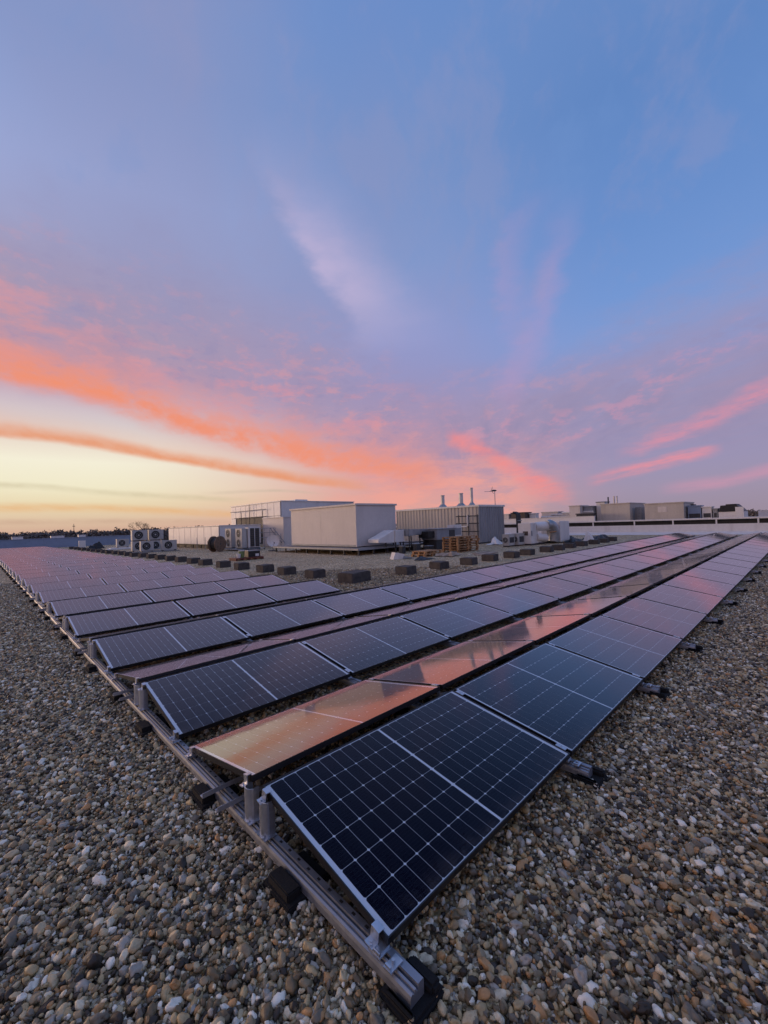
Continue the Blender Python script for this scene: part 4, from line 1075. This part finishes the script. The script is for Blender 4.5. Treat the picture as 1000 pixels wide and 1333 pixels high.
for k in range(4): MB().box(-0.1, k * 1.9, 0, 0.1, k * 1.9 + 0.1, 1.1).build('stand', MAT['dark'], p)
p = thing('low_wall', 'low white wall beyond the parapet left of the beige plant rooms', 'wall', (52, 17.0, 0.75))
MB().box(0, 0, 0, 0.25, 12.5, 0.98).build('wall_body', MAT['coping'], p)
MB().box(-0.05, -0.03, 0.983, 0.3, 12.53, 1.05).build('coping', MAT['white'], p)
for i, (y0, y1, z1, m_) in enumerate(((8.0, 9.3, 2.65, 'blueroof'), (7.0, 7.9, 2.45, 'white'), (6.45, 6.9, 2.2, 'grey'))):
    far_box(61, y0, 62.5, y1, z1, ('bluish unit right beside the long beige plant room', 'white unit in the middle of the small cluster beyond the parapet', 'small grey unit at the outer end of the small cluster')[i], m_, name='condenser_unit', cat='condenser', extras=(('grille', 'dark', (-0.02, 0.1, 0.4, -0.003, y1 - y0 - 0.1, 0.9)),))
p = thing('chiller', 'white chiller with a dark fan deck on top, far right roof', 'chiller', (60, 4.05, 0.75))
MB().box(0, 0, 0.05, 4.5, 2.2, 1.0).build('casing', MAT['white'], p, bevel=0.02)
MB().prism([(-0.05, 1.0), (2.15, 1.0), (2.0, 1.72), (0.6, 1.78)], 'x', -0.05, 4.0).build('coil_bank', MAT['black'], p)
for k in range(3): MB().cyl((0.7 + k * 1.3, 1.1, 1.7), (0.7 + k * 1.3, 1.1, 1.86), 0.5, n=16).build('fan_cowl', MAT['dark'], p)
MB().box(-0.08, -0.02, 0.3, -0.003, 0.7, 1.5).build('end_panel', MAT['white'], p)
p = thing('low_wall', 'low pale wall at the far right beyond the chiller', 'wall', (70, -14, 0.75))
MB().box(0, 0, 0, 0.3, 17.5, 0.95).build('wall_body', MAT['coping'], p)
MB().box(-0.04, -0.03, 0.953, 0.34, 17.53, 1.02).build('coping', MAT['white'], p)

# ------------------------------------------------------------------ far wood and trees
def leaf_material(name, a, b):
    m, bs = material(name)
    n = noise(worldpos(), 0.25, 4, 0.6)
    N.put(bs.inputs['Base Color'], mixc(n, a + (1,), b + (1,)))
    bs.inputs['Roughness'].default_value = 0.9
    return m
MAT['leaf'] = leaf_material('winter_twigs_and_leaves', (0.11, 0.092, 0.08), (0.19, 0.16, 0.135))
MAT['twig'] = leaf_material('bare_twigs', (0.06, 0.05, 0.042), (0.1, 0.08, 0.065))
def wood_mass():
    cs, rs, ns = [], [], []
    def arc(a0, a1, dist, spread, n, h):
        for k in range(n):
            a = YAW + R(rng.uniform(a0, a1)); d = dist + rng.uniform(-spread, spread)
            x, y = -1.1 + d * math.sin(a), -1.2 + d * math.cos(a)
            hh = h * rng.uniform(0.80, 1.05); r0 = rng.uniform(3.0, 5.5)
            for j in range(4):
                cs.append((x + rng.normal(0, 1.6), y + rng.normal(0, 1.6), -9 + hh - r0 * rng.uniform(0.75, 1.9))); rs.append(r0 * rng.uniform(.5, .9)); ns.append(0.65)
            cs.append((x, y, -9 + hh * .45)); rs.append(r0); ns.append(1.6)
    arc(-62, -14, 330, 45, 750, 14.6)
    arc(-62, -14, 270, 20, 420, 12.0)
    arc(-62, -14, 300, 25, 900, 13.4)
    arc(34, 60, 430, 50, 260, 13.0)
    m = 36
    c = np.repeat(np.array(cs), m, 0); rad = np.repeat(np.array(rs), m)[:, None]; size = np.repeat(np.array(ns), m)[:, None]
    k = len(c)
    d = rng.normal(0, 1, (k, 3)); d /= np.linalg.norm(d, axis=1, keepdims=True)
    q = c + d * rad * rng.uniform(0.35, 1.0, (k, 1)) * np.array([1, 1, 0.8])
    t1 = rng.normal(0, 1, (k, 3)); t1 /= np.linalg.norm(t1, axis=1, keepdims=True)
    t2 = np.cross(t1, d); t2 /= np.linalg.norm(t2, axis=1, keepdims=True) + 1e-9
    sz = size * rng.uniform(0.5, 1.3, (k, 1))
    V = np.stack([q - t1 * sz, q + t2 * sz * 0.7, q + t1 * sz, q - t2 * sz * 0.7], 1).reshape(-1, 3)
    me = bpy.data.meshes.new('wood')
    me.vertices.add(4 * k); me.vertices.foreach_set('co', V.astype(np.float32).ravel())
    me.loops.add(4 * k); me.loops.foreach_set('vertex_index', np.arange(4 * k, dtype=np.int32))
    me.polygons.add(k); me.polygons.foreach_set('loop_start', np.arange(0, 4 * k, 4, dtype=np.int32))
    me.update(calc_edges=True); me.materials.append(MAT['leaf'])
    tag(put('far_wood', me), 'dark far-off wood along the horizon behind the parapets', 'wood', kind='stuff')
wood_mass()
def bare_tree(x, y, h, label):
    t = thing('bare_tree', label, 'tree', (x, y, -9.0))
    tr = MB().sweep([(0, 0, 0), (0.1, 0, h * .3), (-0.1, 0.1, h * .55)], [0.35, 0.25, 0.14], 8).build('trunk', MAT['bark'], t)
    mb = MB(); r = random.Random(4)
    def grow(p, d, ln, rad, depth):
        q = p + d * ln
        mb.cyl(p, q, rad, rad * .6, 4, False)
        if depth == 0: return
        for _ in range(4):
            nd = (d + Vector((r.uniform(-.8, .8), r.uniform(-.8, .8), r.uniform(-.25, .6)))).normalized()
            grow(q, nd, ln * r.uniform(.6, .8), rad * .6, depth - 1)
    for k in range(4): grow(Vector((0, 0, h * (.32 + .06 * k))), Vector((r.uniform(-.6, .6), r.uniform(-.6, .6), .7)).normalized(), h * .2, 0.1, 4)
    mb.build('crown', MAT['twig'], t)
bare_tree(52, 205, 15.2, 'pale bare tree standing above the far wood behind the air conditioners')
q = thing('lattice_mast', 'thin mast above the far wood on the left', 'mast', (44.0, 330.0, -9.0))
MB().cyl((0, 0, 0), (0, 0, 17.5), 0.35, 0.12, n=6).build('pole', MAT['dark'], q)
MB().box(-0.7, -0.1, 15.8, 0.7, 0.1, 16.2).build('antenna_arm', MAT['dark'], q)
